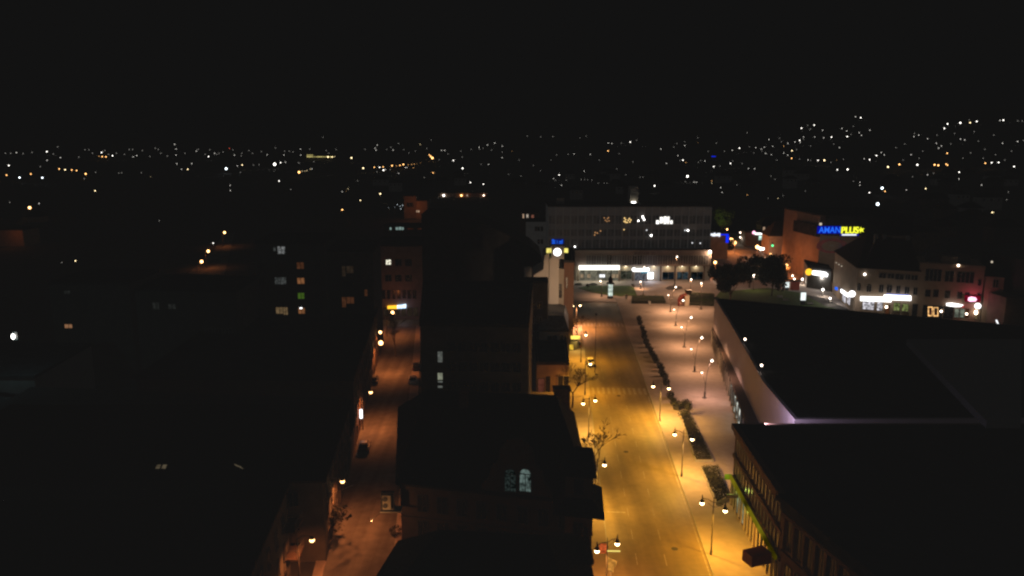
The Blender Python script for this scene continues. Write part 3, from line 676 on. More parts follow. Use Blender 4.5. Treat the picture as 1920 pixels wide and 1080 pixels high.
for q in ([(291,880),(297,868),(304,868),(299,880)], [(302,880),(308,868),(316,868),(310,880)], [(441,874),(438,870),(452,876),(457,881)]): roofquad(q, 'skylight', 'w_sky')
b = flat_block('street_terrace', 'dark terrace with an orange lit strip of wall facing the side street', [(-62,120), LW(119), LW(172), (-64,172)], 11.5, 'h1wall')
grid(b, LW(119), LW(172), [1,4.4,7.8], 13, 1.1, 1.7, frame='h1frame')
b = flat_block('low_garage', 'low garage with a sloping orange lit wall by the side street', [LW(111.9,-8), LW(112.5), LW(118.5), LW(118.5,-8)], 4.5, 'brown')
b = flat_block('far_terrace', 'dark low building at the far left corner of the side street', [(-60,176), LW(175,-1), LW(198,-1), (-60,198)], 8.5, 'brown')
grid(b, (-60,176), LW(175,-1), [1,4.4], 7, 1.2, 1.6)
# balcony house bottom left
A, B = LW(57,-3.5), LW(80,-3.5)
b = thing('balcony_house', 'dark house with small balconies and railings at the bottom left', 'house', (-36,70,0))
f4 = [(-60,56), A, B, (-60,80)]; MB().prism(f4, 0, 12).build('wall', M['dark_wall'], b); hip_roof(b, f4, 12.2, [(-54,68),(-33,68)], 16)
grid(b, A, B, [1,4.3,7.6], 6, 1.1, 1.8, frame='h1frame')
for zz in (4.0, 7.3):
    m = MB(); m.prism([(B[0]-.1,77.5),(B[0]+1.6,77.5),(B[0]+1.6,80.5),(B[0]-.1,80.5)], zz, zz+.15); m.build('balcony', M['h1wall'], b)
    m = MB()
    for k in range(7): m.box((B[0]+1.55, 77.6+k*.48, zz+.65), (.06,.06,1.0))
    m.box((B[0]+1.55,79,zz+1.15), (.08,3,.08)); m.box((B[0]+.8,77.55,zz+1.15), (1.5,.08,.08)); m.build('railing', M['metal'], b)
# apartment blocks on the left with lit windows
def apart(px0, px1, pyt, y, label, wall='dark_wall', rows=None, n=None, d=16):
    a, c = Y(px0, pyt, y), Y(px1, pyt, y)
    ht = Y(px0, pyt, y+d).z-.6; a.z = ht
    b = flat_block('apartment_block', label, [(a.x,y),(c.x,y),(c.x-1,y+d),(a.x-1,y+d)], ht, wall)
    nn = n or max(3, int((c.x-a.x)/3)); zs = rows or [1+3.35*k for k in range(int(a.z/3.35))]
    return b, (a.x,y), (c.x,y), nn, zs
b, A, B, nn, zs = apart(478, 606, 436, 165, 'dark apartment block with orange, green and grey lit windows')
for q, pm, lb in (((513,463,517,471),'w_grey','small grey lit window'),((521,462,535,476),'w_greyb','bright grey lit window'),((516,520,537,533),'w_grey','grey curtained window'),
    ((518,576,531,588),'w_yel','yellowish lit window'),((532,576,540,590),'w_yel','narrow yellowish lit window'),((557,492,570,504),'w_dimor','dim orange window'),((558,521,571,532),'w_org','orange curtained window'),
    ((559,549,571,560),'w_green','green blind window'),((560,577,572,588),'w_org','orange window with a bright lamp')):
    winpx(b, *q, A, B, pm, lab=lb)
for r in range(4):
    for c_ in range(2): 
        p = 588-c_*0; winpx(b, 590, 493+r*28, 600, 505+r*28, A, B, 'glass', lab=None) if c_ == 0 else winpx(b, 486, 493+r*28, 498, 505+r*28, A, B, 'glass', lab=None)
winpx(b, 562, 576.5, 567, 579, (A[0],A[1]-.1), (B[0],B[1]-.1), 's_white', lab='bright ceiling lamp', div=1, name='lamp')
b, A, B, nn, zs = apart(612, 698, 450, 168, 'dark apartment block with reddish lit windows beside the brown corner building')
for q, pm in (((642,499,648,518),'w_dim'),((650,499,663,512),'w_dim'),((642,557,649,576),'w_dimor'),((650,557,664,569),'w_dimor'),((684,543,689,555),'w_dimor'),((643,527,663,540),'glass')): winpx(b, *q, A, B, pm, lab='dim reddish window' if pm != 'glass' else None)
b, A, B, nn, zs = apart(250, 362, 515, 150, 'low dark apartment block with two faint grey windows')
for q in ((287,567,299,580),(316,570,330,579)): winpx(b, *q, A, B, 'w_dimg', lab='faint grey window')
b, A, B, nn, zs = apart(364, 440, 517, 150, 'dark block just below the orange lit street corner')
grid(b, A, B, zs[:4], 3, 1.3, 1.5)
b, A, B, nn, zs = apart(88, 238, 505, 158, 'dark block with one small orange window low on its wall')
winpx(b, 122, 608, 136, 615, A, B, 'w_orgb', lab='orange window'); winpx(b, 121, 545, 132, 551, A, B, 'w_dimg', lab='faint window'); winpx(b, 114, 490, 118, 494, (A[0],A[1]+.0), B, 'w_dimg', lab=None) if False else None
# teal lit corner at the far left
b = flat_block('teal_lit_building', 'building with a teal lit wall at the far left edge', [(-130,128), (-84,128), (-86,150), (-130,150)], 9, 'grey')
m = MB(); p = [Y(0,645,127.8), Y(0,628,127.8), Y(20,626,127.8), Y(30,630,127.8), Y(12,645,127.8)]
P = Y(24.5, 631, 126); t = thing('wall_floodlight', 'bright white floodlight at the far left edge', 'floodlight', P)
m = MB(); m.ball(P, .27, 10, sz=1.7); m.build('lens', M['g_wht'], t); m = MB(); m.box((P.x+.1,P.y+.55,P.z), (.8,.3,1.4)); m.build('housing', M['metal'], t)
light('POINT', (P.x-2.2, P.y-.6, P.z-.8), 260, (.45,.95,1), .3)
b = flat_block('front_shed', 'flat black roof filling the lower left', [(-84,84.0), (-76,84.0), (-79,120), (-92,124)], 8, 'dark_wall')

# brown corner building with lit sign
y3 = 211.0
a, c = Y(704,462,y3), Y(790,462,y3); A, B = (a.x,y3), (c.x+3,y3)
b = flat_block('brown_corner_building', 'five storey brown building with a yellow and blue lit sign across the cross street', [A, B, (B[0]-1,y3+18), (A[0]-1,y3+18)], a.z, 'brown')
for r, py in enumerate((487,516)):
    for i, px in enumerate((708,728,746.5,765.5)):
        if r == 0 and i == 1: winpx(b, px-4, py, px+5, py+9, A, B, 'w_whites', lab='small bright window'); continue
        winpx(b, px-5, py, px+6, py+11, A, B, 'glass', lab=None)
for i in range(8): winpx(b, 707+i*9.6, 544, 713+i*9.6, 560, A, B, 'glass', 'brownf', div=1, lab=None)
for i in range(7): winpx(b, 709+i*11, 577, 717+i*11, 592, A, B, 'w_dim', 'brownf', lab=None)
m = MB(); q = [V(727,578.5,A,B), V(745,578.5,A,B), V(745,572,A,B), V(727,573,A,B)]; m.add([p+Vector((0,-.5,0)) for p in q]+[p+Vector((0,-.2,0)) for p in q], [[0,1,2,3],[4,5,6,7],[0,1,5,4],[1,2,6,5],[2,3,7,6],[3,0,4,7]]); m.build('yellow_sign', M['s_amb'], b)
m = MB(); q = [V(745.2,578,A,B), V(761.5,577,A,B), V(761.5,570,A,B), V(745.2,572,A,B)]; m.add([p+Vector((0,-.5,0)) for p in q]+[p+Vector((0,-.2,0)) for p in q], [[0,1,2,3],[4,5,6,7],[0,1,5,4],[1,2,6,5],[2,3,7,6],[3,0,4,7]]); m.build('blue_white_sign', M['s_bw'], b)
light('POINT', (Y(755,590,y3-3).x, y3-3, 4.2), 45, (.5,.55,1), .3)
light('POINT', (Y(735,590,y3-5).x, y3-6, 7), 120, ORG, .3)  # added orange fill to warm the brown front, no fixture
# ------------------------------------------------------------------ department store
DY = 271.0
def D(px, py, y=DY): return Y(px, py, y)
xl, xr = D(1078,500).x, D(1333,500).x
b = thing('department_store', 'long modern store with dark curtain walled upper floors above a lit ground floor', 'department store', ((xl+xr)/2, DY+10, 0))
zc = D(1200,469).z; zu = D(1200,388,DY+3).z; zg = D(1200,499).z
m = MB(); m.prism([(xl,DY), (xr,DY), (xr,DY+26), (xl,DY+26)], zg, zc); m.build('first_floor', M['storewall'], b)
xa, xb = D(1028,430,DY+3).x, D(1332,430,DY+3).x
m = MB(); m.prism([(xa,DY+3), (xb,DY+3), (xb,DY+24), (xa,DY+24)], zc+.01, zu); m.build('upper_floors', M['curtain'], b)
m = MB(); m.prism([(xl-9,DY+3.2), (xl-.1,DY+3.2), (xl-.1,DY+24), (xl-9,DY+24)], 0, zc); m.build('left_wing', M['dark_wall'], b)
m = MB(); m.prism([(xa-.2,DY+2.8), (xb+.2,DY+2.8), (xb+.2,DY+24.2), (xa-.2,DY+24.2)], zu+.01, zu+.4); m.prism([(xl-.2,DY-.3), (xr+.2,DY-.3), (xr+.2,DY+2.7), (xl-.2,DY+2.7)], zc+.01, zc+.3); m.build('roof', M['flat'], b)
# upper bands of windows
NB = 22; A, B = (xa, DY+3), (xb, DY+3)
bands = [(404,420),(430,443),(449,465)]

for r, (pa, pb) in enumerate(bands):
    for i in range(NB):
        u0, u1 = xa+(xb-xa)*(i+.08)/NB, xa+(xb-xa)*(i+.92)/NB; z1_, z0_ = D(1200,pa,DY+3).z, D(1200,pb,DY+3).z
        win(b, ((u0+u1)/2, DY+3, z0_), (1,0), (0,-1), u1-u0, z1_-z0_, 'cglass', 'mull', div=2)
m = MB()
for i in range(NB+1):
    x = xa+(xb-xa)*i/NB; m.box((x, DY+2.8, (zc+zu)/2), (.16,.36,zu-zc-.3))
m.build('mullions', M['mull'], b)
def lit(px0, py0, px1, py1, mt, lab, name='window', y=DY+2.85, div=1): winpx(b, px0, py0, px1, py1, (0,y), (10,y), mt, 'dframe', div, lab, name=name)
lit(1237,407,1243,419,'w_white','bright white window',div=1); lit(1230,413,1236,420,'w_white','bright white window')
lit(1244,406,1255,420,'w_white','brightest white window',div=2); lit(1256,413,1261,420,'w_white','bright white window')
def dots(lst, mt, name, lab, r=.22):
    q = MB()
    for px, py in lst: p = D(px, py, DY+2.5); q.ball(p, r, 6)
    o = q.build(name, M[mt], b); o['label'] = lab
dots([(1135,413),(1139,410),(1142,414),(1133,408.5),(1138,415),(1141,408)], 'w_amb5', 'chandelier', 'dim amber chandelier')
dots([(1171,409),(1173,412),(1170.5,415),(1173,416.5),(1180,410),(1181,416),(1178,413),(1183,412.5),(1176,417)], 'w_amb', 'chandelier', 'bright amber chandelier', .26)
dots([(1206,409),(1208,412),(1197,414),(1205,406)], 'g_wht', 'ceiling_lamp', 'white ceiling lamps', .26)
dots([(1115,440.5),(1120,437),(1126,433),(1116,436)], 'w_amb5', 'chandelier', 'row of dim amber lamps', .26)
dots([(1170,430.5)], 'w_amb', 'ceiling_lamp', 'single amber lamp'); dots([(1212.5,431.5)], 'w_cw2', 'ceiling_lamp', 'small white lamp')
dots([(1221,441.5)], 'g_wht', 'ceiling_lamp', 'bright white lamp', .34); dots([(1290,432)], 'g_wht', 'ceiling_lamp', 'white lamp near the right end', .3); dots([(1284.5,432)], 'w_cw2', 'ceiling_lamp', 'small lamp near the right end')
dots([(1298,455.5),(1313,456)], 'w_cw2', 'ceiling_lamp', 'small lamps low on the right', .22); dots([(1078,462.5)], 'g_wht', 'wall_lamp', 'white lamp at the left end', .25)
dots([(1205,484.5),(1186,486.5)], 'w_cw3', 'ceiling_lamp', 'first floor lamps', .24)
# first floor window band
n1 = 24
for i in range(n1):
    u0, u1 = xl+4+(xr-xl-5)*(i+.04)/n1, xl+4+(xr-xl-5)*(i+.96)/n1; z1_, z0_ = D(1200,479).z, D(1200,496).z
    win(b, ((u0+u1)/2, DY, z0_), (1,0), (0,-1), u1-u0, z1_-z0_, 'glass' if i in (9,10,4) else 'fglass', 'ltframe', div=2)
# faint dark lettering on the fascia
m = MB(); rnd = random.Random(4)
for k in range(15):
    px = 1190+k*2.6
    if k in (6, 11): continue
    p = D(px, 475.4, DY-.1); m.box((p.x, DY-.06, p.z), (.12,.08,1.0)); m.box((p.x+.2, DY-.06, p.z+(.4 if k%2 else -.4)), (.3,.08,.13))
    if k%3 != 1: m.box((p.x+.38, DY-.06, p.z), (.1,.08,.9))
m.build('fascia_letters', M['brownf'], b)
# ground floor : columns, glazing, lights
m = MB(); m.prism([(xl,DY+1.6), (xr,DY+1.6), (xr,DY+26), (xl,DY+26)], 0, zg-.01); m.build('ground_floor_wall', M['cream'], b)
for px in (1084,1161,1187,1213,1239,1266,1292.5,1320):
    m = MB(); p = D(px, 520); m.box((p.x, DY+.5, zg/2), (.55,.55,zg-.02)); m.build('column', M['brownf'], b)
GA, GB = (xl,DY+1.58), (xr,DY+1.58)
winpx(b, 1087, 506, 1159, 527, GA, GB, 'w_lob', 'frame', 7, 'wide lit lobby glazing')
winpx(b, 1164, 508, 1184, 523, GA, GB, 'w_lobd', 'frame', 2, 'dark glazing'); winpx(b, 1190, 511, 1211, 526, GA, GB, 'w_shopd', 'frame', 3, 'greyish lit shop glazing')
for x0, x1, mt in ((1242,1263,'w_blu'),(1269,1289.5,'w_blu2'),(1296,1318,'w_blu3')): winpx(b, x0, 510, x1, 524, GA, GB, mt, 'frame', 2, 'glazing with a blue poster')
winpx(b, 1213.5, 510.5, 1225, 523, (xl,DY+1.2), (xr,DY+1.2), 's_white', 'frame', 1, 'glowing white display', name='display'); 
winpx(b, 1124, 514.5, 1134, 520, (xl,DY+1.2), (xr,DY+1.2), 'w_cw2', 'dframe', 2, 'small lit display', name='display')
for px in (1091,1104,1150,1157): winpx(b, px-3, 514, px+3, 521, (xl,DY+1.25), (xr,DY+1.25), 'w_tan', 'dframe', 1, 'tan lit poster', name='poster')
m = MB(); p, q = D(1085,498), D(1161,504.5); m.prism([(p.x,DY-1.1), (q.x,DY-1.1), (q.x,DY-.35), (p.x,DY-.35)], q.z-.1, p.z+.12); m.build('entrance_light_strip', M['s_cream'], b)
m = MB(); p, q = D(1188,503.5), D(1213,508); m.prism([(p.x,DY-1.1), (q.x,DY-1.1), (q.x,DY-.5), (p.x,DY-.5)], q.z-.05, p.z+.1); m.build('lit_shop_sign', M['s_white'], b)
for px in (1188.5,1214): m = MB(); m.ball(D(px,505.3,DY-1.2), .75, 10); m.build('sign_lamp', M['s_white'], b)
m = MB(); p, q = D(1202,509), D(1214,511.5); m.prism([(p.x,DY-.9), (q.x,DY-.9), (q.x,DY-.5), (p.x,DY-.5)], q.z, p.z-.05); m.build('blue_sign_trim', M['s_teal'], b)
for px in (1173,1226,1252,1279,1305):
    p = D(px, 505, DY+1.0); m = MB(); m.lathe((p.x, DY+1.0, zg-.2), [(.25,0),(.3,.15)], 8); m.build('downlight', M['g_wrm'], b)
    light('POINT', (p.x, DY+.75, zg-.55), 60, (1,.86,.55), .12)
for px in (1095,1123,1151): light('POINT', (D(px,505).x, DY-1.5, zg-1.6), 420, (1,.93,.66), .25)
light('POINT', (D(1218,518).x, DY-1.2, 2.6), 420, (.72,.8,1), .3)
# roof plant: lift tower with white lamp, cube
p = D(1189,350,DY+18); q = D(1196,388,DY+18); o = D(1182,350,DY+18)
m = MB(); m.prism([(o.x,DY+18), (q.x,DY+18), (q.x,DY+23), (o.x,DY+23)], zu+.4, p.z); m.build('lift_tower', M['towerwall'], b)
m = MB(); p = D(1188,380,DY+17); m.tube([(p.x-.75,DY+17,p.z),(p.x+.75,DY+17,p.z)], .38, 8); m.build('tower_lamp', M['g_wht'], b)
p, q = D(1044,372,DY+12), D(1058,388,DY+12); m = MB(); m.prism([(p.x,DY+12),(q.x,DY+12),(q.x,DY+15),(p.x,DY+15)], zu+.4, p.z); m.build('roof_cube', M['concrete'], b)

# ------------------------------------------------------------------ culture centre (pale curved wall)
ZC = 11.8
left = [G(px, py, ZC) for px, py in ((1340,559),(1370,608),(1400,660),(1430,715),(1490,786))]
fr2 = G(1920,622,ZC); far = Vector((fr2.x+25, fr2.y-6, 0))
poly = [(p.x, p.y) for p in left]+[(120,101),(140,104),(far.x, far.y)]
b = thing('culture_hall', 'huge flat black roofed hall with a pale curved wall over a recessed glazed ground floor', 'hall', base_of(poly))
n = len(poly); m = MB(); m.prism(poly, 4.3, ZC, 0); m.build('wall', M['hallwall'], b)
ins = [(p[0]-(.3,1.0,1.7,2.0,2.0)[i], p[1]+(.4 if i == 4 else 0)) if i < 5 else p for i, p in enumerate(poly)]
m = MB(); m.prism(ins, 0, 4.29); m.build('ground_floor', M['brownf'], b)
m = MB(); m.prism([(p[0]+(.5 if i < 5 else -.5), p[1]+(.5 if i in (4,5,6) else -.5)) for i, p in enumerate(poly)], ZC+.01, ZC+.08); m.build('roof', M['flat'], b)
for i in range(4):
    a, c = Vector(ins[i+1]), Vector(ins[i])
    e = (c-a); L = e.length; e.normalize(); nn = Vector((e.y,-e.x)) if (Vector((e.y,-e.x)).dot(-a)) > 0 else Vector((-e.y,e.x))
    k = max(2, int(L/3))
    for j in range(k):
        p = a+e*(L*(j+.5)/k); lm = 'w_hall' if (i, j) in ((2,2),(2,3),(2,4),(1,1)) else 'glass'
        win(b, (p.x, p.y, .5), e, nn, L/k*.84, 3.2, lm, 'dframe', div=2, lab='lit glazing' if lm != 'glass' else None)
    for j in range(k):
        p = a+e*(L*j/k)+nn*.25; q = MB(); q.tube([(p.x,p.y,.14),(p.x,p.y,4.1)], .12, 8); q.build('column', M['cream'], b)
# raised roof section, dim light painted in as a paler, glowing material
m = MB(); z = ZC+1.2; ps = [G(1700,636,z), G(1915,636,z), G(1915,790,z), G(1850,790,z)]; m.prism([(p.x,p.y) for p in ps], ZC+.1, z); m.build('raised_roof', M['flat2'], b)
# floodlights on brackets on the roof edge
for px, py, lb in ((1397,636,'farther white floodlight on the black hall roof edge'),(1428,685,'nearer white floodlight on the black hall roof edge')):
    P = G(px, py, ZC+1.3); t = thing('roof_floodlight', lb, 'floodlight', P)
    m = MB(); m.ball(P, .2, 8); m.build('lamp_head', M['g_wrm'], t)
    m = MB(); m.tube([(P.x+.1,P.y+.3,ZC+.05),(P.x+.1,P.y+.3,ZC+1.2),(P.x,P.y+.05,P.z+.3)], .05, 5); m.build('pole', M['metal'], t)
lp = Vector((34.5, 98.95, 12.0)); t = thing('wall_floodlight', 'added violet tinted floodlight on the rear edge of the brown block facing the pale wall', 'floodlight', (lp.x, lp.y, 10.5))
m = MB(); m.tube([(lp.x,lp.y-.3,10.5),(lp.x,lp.y-.1,11.8)], .06, 6); m.build('bracket', M['metal'], t); m = MB(); m.box((lp.x-.1,lp.y-.2,11.9), (.4,.15,.25)); m.build('housing', M['metal'], t)
l_ = light('SPOT', tuple(lp), 2600, (.82,.64,1), .2, 150); l_.rotation_euler = (Vector((41.5,104.5,8))-lp).to_track_quat('-Z','Y').to_euler()  # added violet light to tint the near end of the pale wall

# ------------------------------------------------------------------ near right: brown office row
zB = 12.0
c1 = [G(1377,796,zB), G(1474,930,zB)]
P1 = [(30.7,98.6), (29.8,77.0), (75,77.0), (75,98.6)]
b = thing('brown_facade_block', 'brown street block with rows of slim windows above a green yellow neon band', 'building', (50,88,0))
MB().prism(P1, 0, zB-.8).build('wall', M['brownwall'], b)
m = MB(); m.prism([(30.2,99.0),(29.3,77),(75,77),(75,99.0)], zB-.8, zB-.1); m.build('cornice', M['brownwall'], b)
m = MB(); m.prism([(31,98.2),(30.2,77.2),(74.6,77.2),(74.6,98.2)], zB-.1, zB+.02); m.build('roof', M['flat'], b)
A, B = P1[0], P1[1]
grid(b, A, B, [8.1, 4.9], 15, .75, 2.1, .6, .6, frame='brownf', div=1)
m = MB()
for z0, z1 in ((7.3,7.75),(4.2,4.5),(10.5,10.8)): m.wbox(A, B, z0, z1, .003, .22)
m.build('string_course', M['brownwall'], b)
m = MB()
for k in range(16): p = Vector(A).lerp(Vector(B), k/15); m.box((p.x-.1,p.y,2.1), (.22,.3,4.1))
m.build('pilasters', M['cream'], b)
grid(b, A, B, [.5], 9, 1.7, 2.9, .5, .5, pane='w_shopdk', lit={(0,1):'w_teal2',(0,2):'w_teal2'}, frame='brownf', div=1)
# green neon band and box, red box sign
m = MB(); p, q = Vector(A).lerp(Vector(B), .02), Vector(A).lerp(Vector(B), .98)
m.wbox(p, q, 4.1, 4.6, .25, .55); o = m.build('neon_band', M['s_neonband'], b)
m = MB(); m.box((p.x-.75, p.y+.1, 4.35), (.9,.25,.7)); m.build('green_box_sign', M['s_grn'], b)
m = MB(); pc = Vector(A).lerp(Vector(B), .82); m.box((pc.x-2.2, pc.y-2.2, 3.8), (2.7,1.7,1.3), .35); m.build('red_box_sign', M['cred'], b)
m = MB(); m.box((p.x-.9, p.y-3.2, 3.1), (1.8,.12,.5)); m.build('hanging_sign', M['brownf'], b)
light('POINT', (p.x-1.3, p.y-3, 3.8), 60, (.6,.85,.15), .3)
light('POINT', (p.x-1.0, p.y-8, 3.6), 40, (.75,.85,.12), .3)
# second block, bending away
P2 = [(29.8,76.9), (34.4,56), (38,38), (80,38), (80,76.9)]
b = thing('pilastered_block', 'brown block with tall dark windows under a heavy black eave, bottom right corner', 'building', (55,60,0))
MB().prism(P2, 0, 11.5).build('wall', M['brownwall'], b)
m = MB(); m.prism([(28.9,77.4),(33.5,55.8),(37,37.5),(80.5,37.5),(80.5,77.4)], 11.51, 12.1); m.prism([(29.4,77.1),(34,56),(37.5,37.8),(80.2,37.8),(80.2,77.1)], 10.4, 11.5); m.build('eave', M['flat'], b)
m = MB(); m.prism([(29.9,76.9),(34.6,55.9),(38,38.2),(79.8,38.2),(79.8,76.9)], 12.11, 12.25); m.build('roof', M['flat'], b)
for A, B, k in ((P2[0],P2[1],11),(P2[1],P2[2],10)):
    grid(b, A, B, [6.3, 1.2], k, 1.05, 3.3, .6, .4, frame='brownf', div=2)
    m = MB(); m.wbox(A, B, 5.2, 5.8, .003, .25); m.wbox(A, B, 9.8, 10.2, .003, .3); m.build('string_course', M['brownwall'], b)
    m = MB()
    for j in range(k+1):
        p = Vector(A).lerp(Vector(B), .02+.96*j/k); m.box((p.x,p.y,7.9), (.5,.55,3.8))
    m.build('pilasters', M['brownwall'], b)

# ------------------------------------------------------------------ right: shops across the square
A = G(1622,592); Bq = G(1892,615); A = (A.x, A.y); B = (Bq.x, Bq.y)
def R(px, py): return V(px, py, A, B)
e, nn = eN(A, B)
def seg(name, label, px0, px1, pyt, depth=14, wall='shopwall', cat='building'):
    p, q = R(px0, pyt), R(px1, pyt); d = -nn*depth
    bb = thing(name, label, cat, ((p.x+q.x)/2+d.x/2, (p.y+q.y)/2+d.y/2, 0), None)
    MB().prism([(p.x,p.y),(q.x,q.y),(q.x+d.x,q.y+d.y),(p.x+d.x,p.y+d.y)], 0, (p.z+q.z)/2).build('wall', M[wall], bb)
    return bb, p, q, (p.z+q.z)/2
def pitched(bb, p, q, z, depth, rise, over=.5):
    d = -nn; P0, Q0 = Vector((p.x,p.y))+nn*over-e*over, Vector((q.x,q.y))+nn*over+e*over
    R0, R1 = P0+d*(depth/2+over)+e*3, Q0+d*(depth/2+over)-e*3; S0, S1 = P0+d*(depth+2*over), Q0+d*(depth+2*over)
    m = MB(); m.add([(P0.x,P0.y,z),(Q0.x,Q0.y,z),(S1.x,S1.y,z),(S0.x,S0.y,z),(R0.x,R0.y,z+rise),(R1.x,R1.y,z+rise)], [[0,1,5,4],[1,2,5],[2,3,4,5],[3,0,4],[3,2,1,0]])
    m.build('roof', M['roof2'], bb); return R0, R1
b, p, q, z = seg('shop_house', 'long pale shop building with two stepped glowing white signs', 1622, 1724, 506, 18)
pitched(b, p, q, z+.02, 18, 8)
for px, py in ((1655,476),(1700,470),(1640,472)): 
    c = V(px, py, (A[0]-nn.x*9, A[1]-nn.y*9), (B[0]-nn.x*9, B[1]-nn.y*9)); m = MB(); m.box((c.x,c.y,z+6.5), (.9,.9,5)); m.build('chimney', M['concrete'], b)
for x0, y0, x1, y1 in ((1648,512,1661,521),(1664,513,1676,522),(1678,514,1694,524),(1697,515,1706,524),(1708,516,1720,525)): winpx(b, x0,y0,x1,y1, A, B, 'glass', 'shopwallf', lab=None)
for x0, y0, x1, y1 in ((1648,534,1656,548),(1662,534,1671,549),(1680,536,1687,550),(1696,538,1704,551),(1712,539,1719,553)): winpx(b, x0,y0,x1,y1, A, B, 'glass', 'shopwallf', lab=None)
winpx(b, 1624.5, 536, 1633, 547, A, B, 'glass', 'shopwallf', lab=None, arch=True)
m = MB(); c = R(1621.5,514); m.ball((c.x+nn.x*.3,c.y+nn.y*.3,c.z), .3, 8); m.build('wall_lamp', M['g_wht'], b)
def signbox(bb, px, d0, d1, mt, name='lit_sign', lab=None):
    pts = [R(*s) for s in px]; m = MB(); k = len(pts)
    m.add([s+Vector((nn.x*d1,nn.y*d1,0)) for s in pts]+[s+Vector((nn.x*d0,nn.y*d0,0)) for s in pts], [list(range(k)), list(range(k,2*k))[::-1]]+[[i,(i+1)%k,k+(i+1)%k,k+i] for i in range(k)])
    o = m.build(name, M[mt], bb)
    if lab: o['label'] = lab
    return o
signbox(b, [(1613,563),(1671,565.5),(1671,556.5),(1613,555)], .5, .9, 's_white', lab='lower white light box')
signbox(b, [(1657,560.5),(1708,562.3),(1708,553.2),(1657,551.2)], .95, 1.3, 's_white', lab='upper white light box')
signbox(b, [(1662,551),(1704,553),(1704,551.8),(1662,549.8)], .95, 1.2, 's_blue2', 'sign_trim', 'blue trim light')
for x0, y0, x1, y1, mt in ((1617,565,1638,580,'w_shop'),(1644,567,1654,582,'w_shop'),(1675,568,1686,582,'w_shopg'),(1691,570,1702,583,'w_shopg')): winpx(b, x0,y0,x1,y1, A, B, mt, 'dframe', lab='lit shop window')
winpx(b, 1674,584,1687,592, A, B, 'w_dim', 'dframe', lab=None, div=1, name='panel'); winpx(b, 1690,585,1703,594, A, B, 'w_dim', 'dframe', lab=None, div=1, name='panel')
winpx(b, 1659,572,1667,592, A, B, 'w_dimor', 'dframe', lab='door with a lamp', div=1, name='door'); m = MB(); c = R(1662,575); m.ball((c.x+nn.x*.4,c.y+nn.y*.4,c.z), .35, 8); m.build('door_lamp', M['g_wrm'], b)
winpx(b, 1709,570,1718,597, A, B, 'glass', 'dframe', lab=None, div=1, name='door')
# corner part (chamfered) with clock lamp
C0 = G(1558,540); C1 = (R(1604,560).x, R(1604,560).y)
b = thing('corner_shop_house', 'chamfered corner of the shop row with arched window and glowing round lamp', 'building', (C1[0]+6, C1[1]+14, 0))
zz = R(1620,503).z; A2 = (G(1546,545).x, G(1546,545).y)
side_top = 13.5; SA = G(1560,548); SA = (SA.x, SA.y); pr = R(1622,503)
MB().prism([(pr.x,pr.y), C1, SA, (SA[0]+16,SA[1]+4), (pr.x-nn.x*18,pr.y-nn.y*18)], 0, zz).build('wall', M['shopwall'], b)
m = MB(); cen = ((C1[0]+SA[0])/2+9, (C1[1]+SA[1])/2+6); ring = [(pr.x+nn.x*.5,pr.y+nn.y*.5), (C1[0]-.6,C1[1]-.4), (SA[0]-.6,SA[1]), (SA[0]+16,SA[1]+4.5), (pr.x-nn.x*18,pr.y-nn.y*18)]
m.add([(p_[0],p_[1],zz+.03) for p_ in ring]+[(cen[0]+2,cen[1]-12,zz+7.5),(cen[0],cen[1],zz+7.5)], [[0,1,5],[1,2,6,5],[2,3,6],[3,4,5,6],[4,0,5],[4,3,2,1,0]]); m.build('roof', M['roof2'], b)
winpx(b, 1607, 533, 1613, 545, C1, (pr.x,pr.y), 'glass', 'shopwallf', lab=None, arch=True)
m = MB(); c = V(1597.5, 551, (C1[0]-1,C1[1]-1), (pr.x-1,pr.y-1)); m.ball(c, .95, 12); m.build('round_lamp', M['s_white'], b)
for x0, y0, x1, y1, mt in ((1579,544,1586,566,'w_shop'),(1588,551,1594,570,'w_shop')): winpx(b, x0,y0,x1,y1, SA, C1, mt, 'dframe', lab='lit side shop window')
pts = [V(*s, (SA[0]-.8,SA[1]), (C1[0]-.8,C1[1])) for s in ((1576,548),(1589,557),(1589,551),(1576,542))]; m = MB(); m.add(pts+[p_+Vector((.4,.1,0)) for p_ in pts], [[0,1,2,3],[7,6,5,4],[0,1,5,4],[1,2,6,5],[2,3,7,6],[3,0,4,7]]); m.build('side_light_box', M['s_white'], b)
p_ = V(1568,541,(SA[0]-.8,SA[1]),(C1[0]-.8,C1[1])); m = MB(); m.box(p_, (.3,1.6,.9)); m.build('blue_shop_sign', M['s_blue2'], b)
m = MB(); 
for a_, c_ in ((1568,492.5),(1573,496),(1578,499)): m.ball(V(a_, c_, (SA[0]-.8,SA[1]), (C1[0]-.8,C1[1])), .18, 6)
m.build('eave_lamps', M['w_cw3'], b)
light('POINT', (C1[0]-3, C1[1]-1, 4), 260, (1,.95,.95), .4)
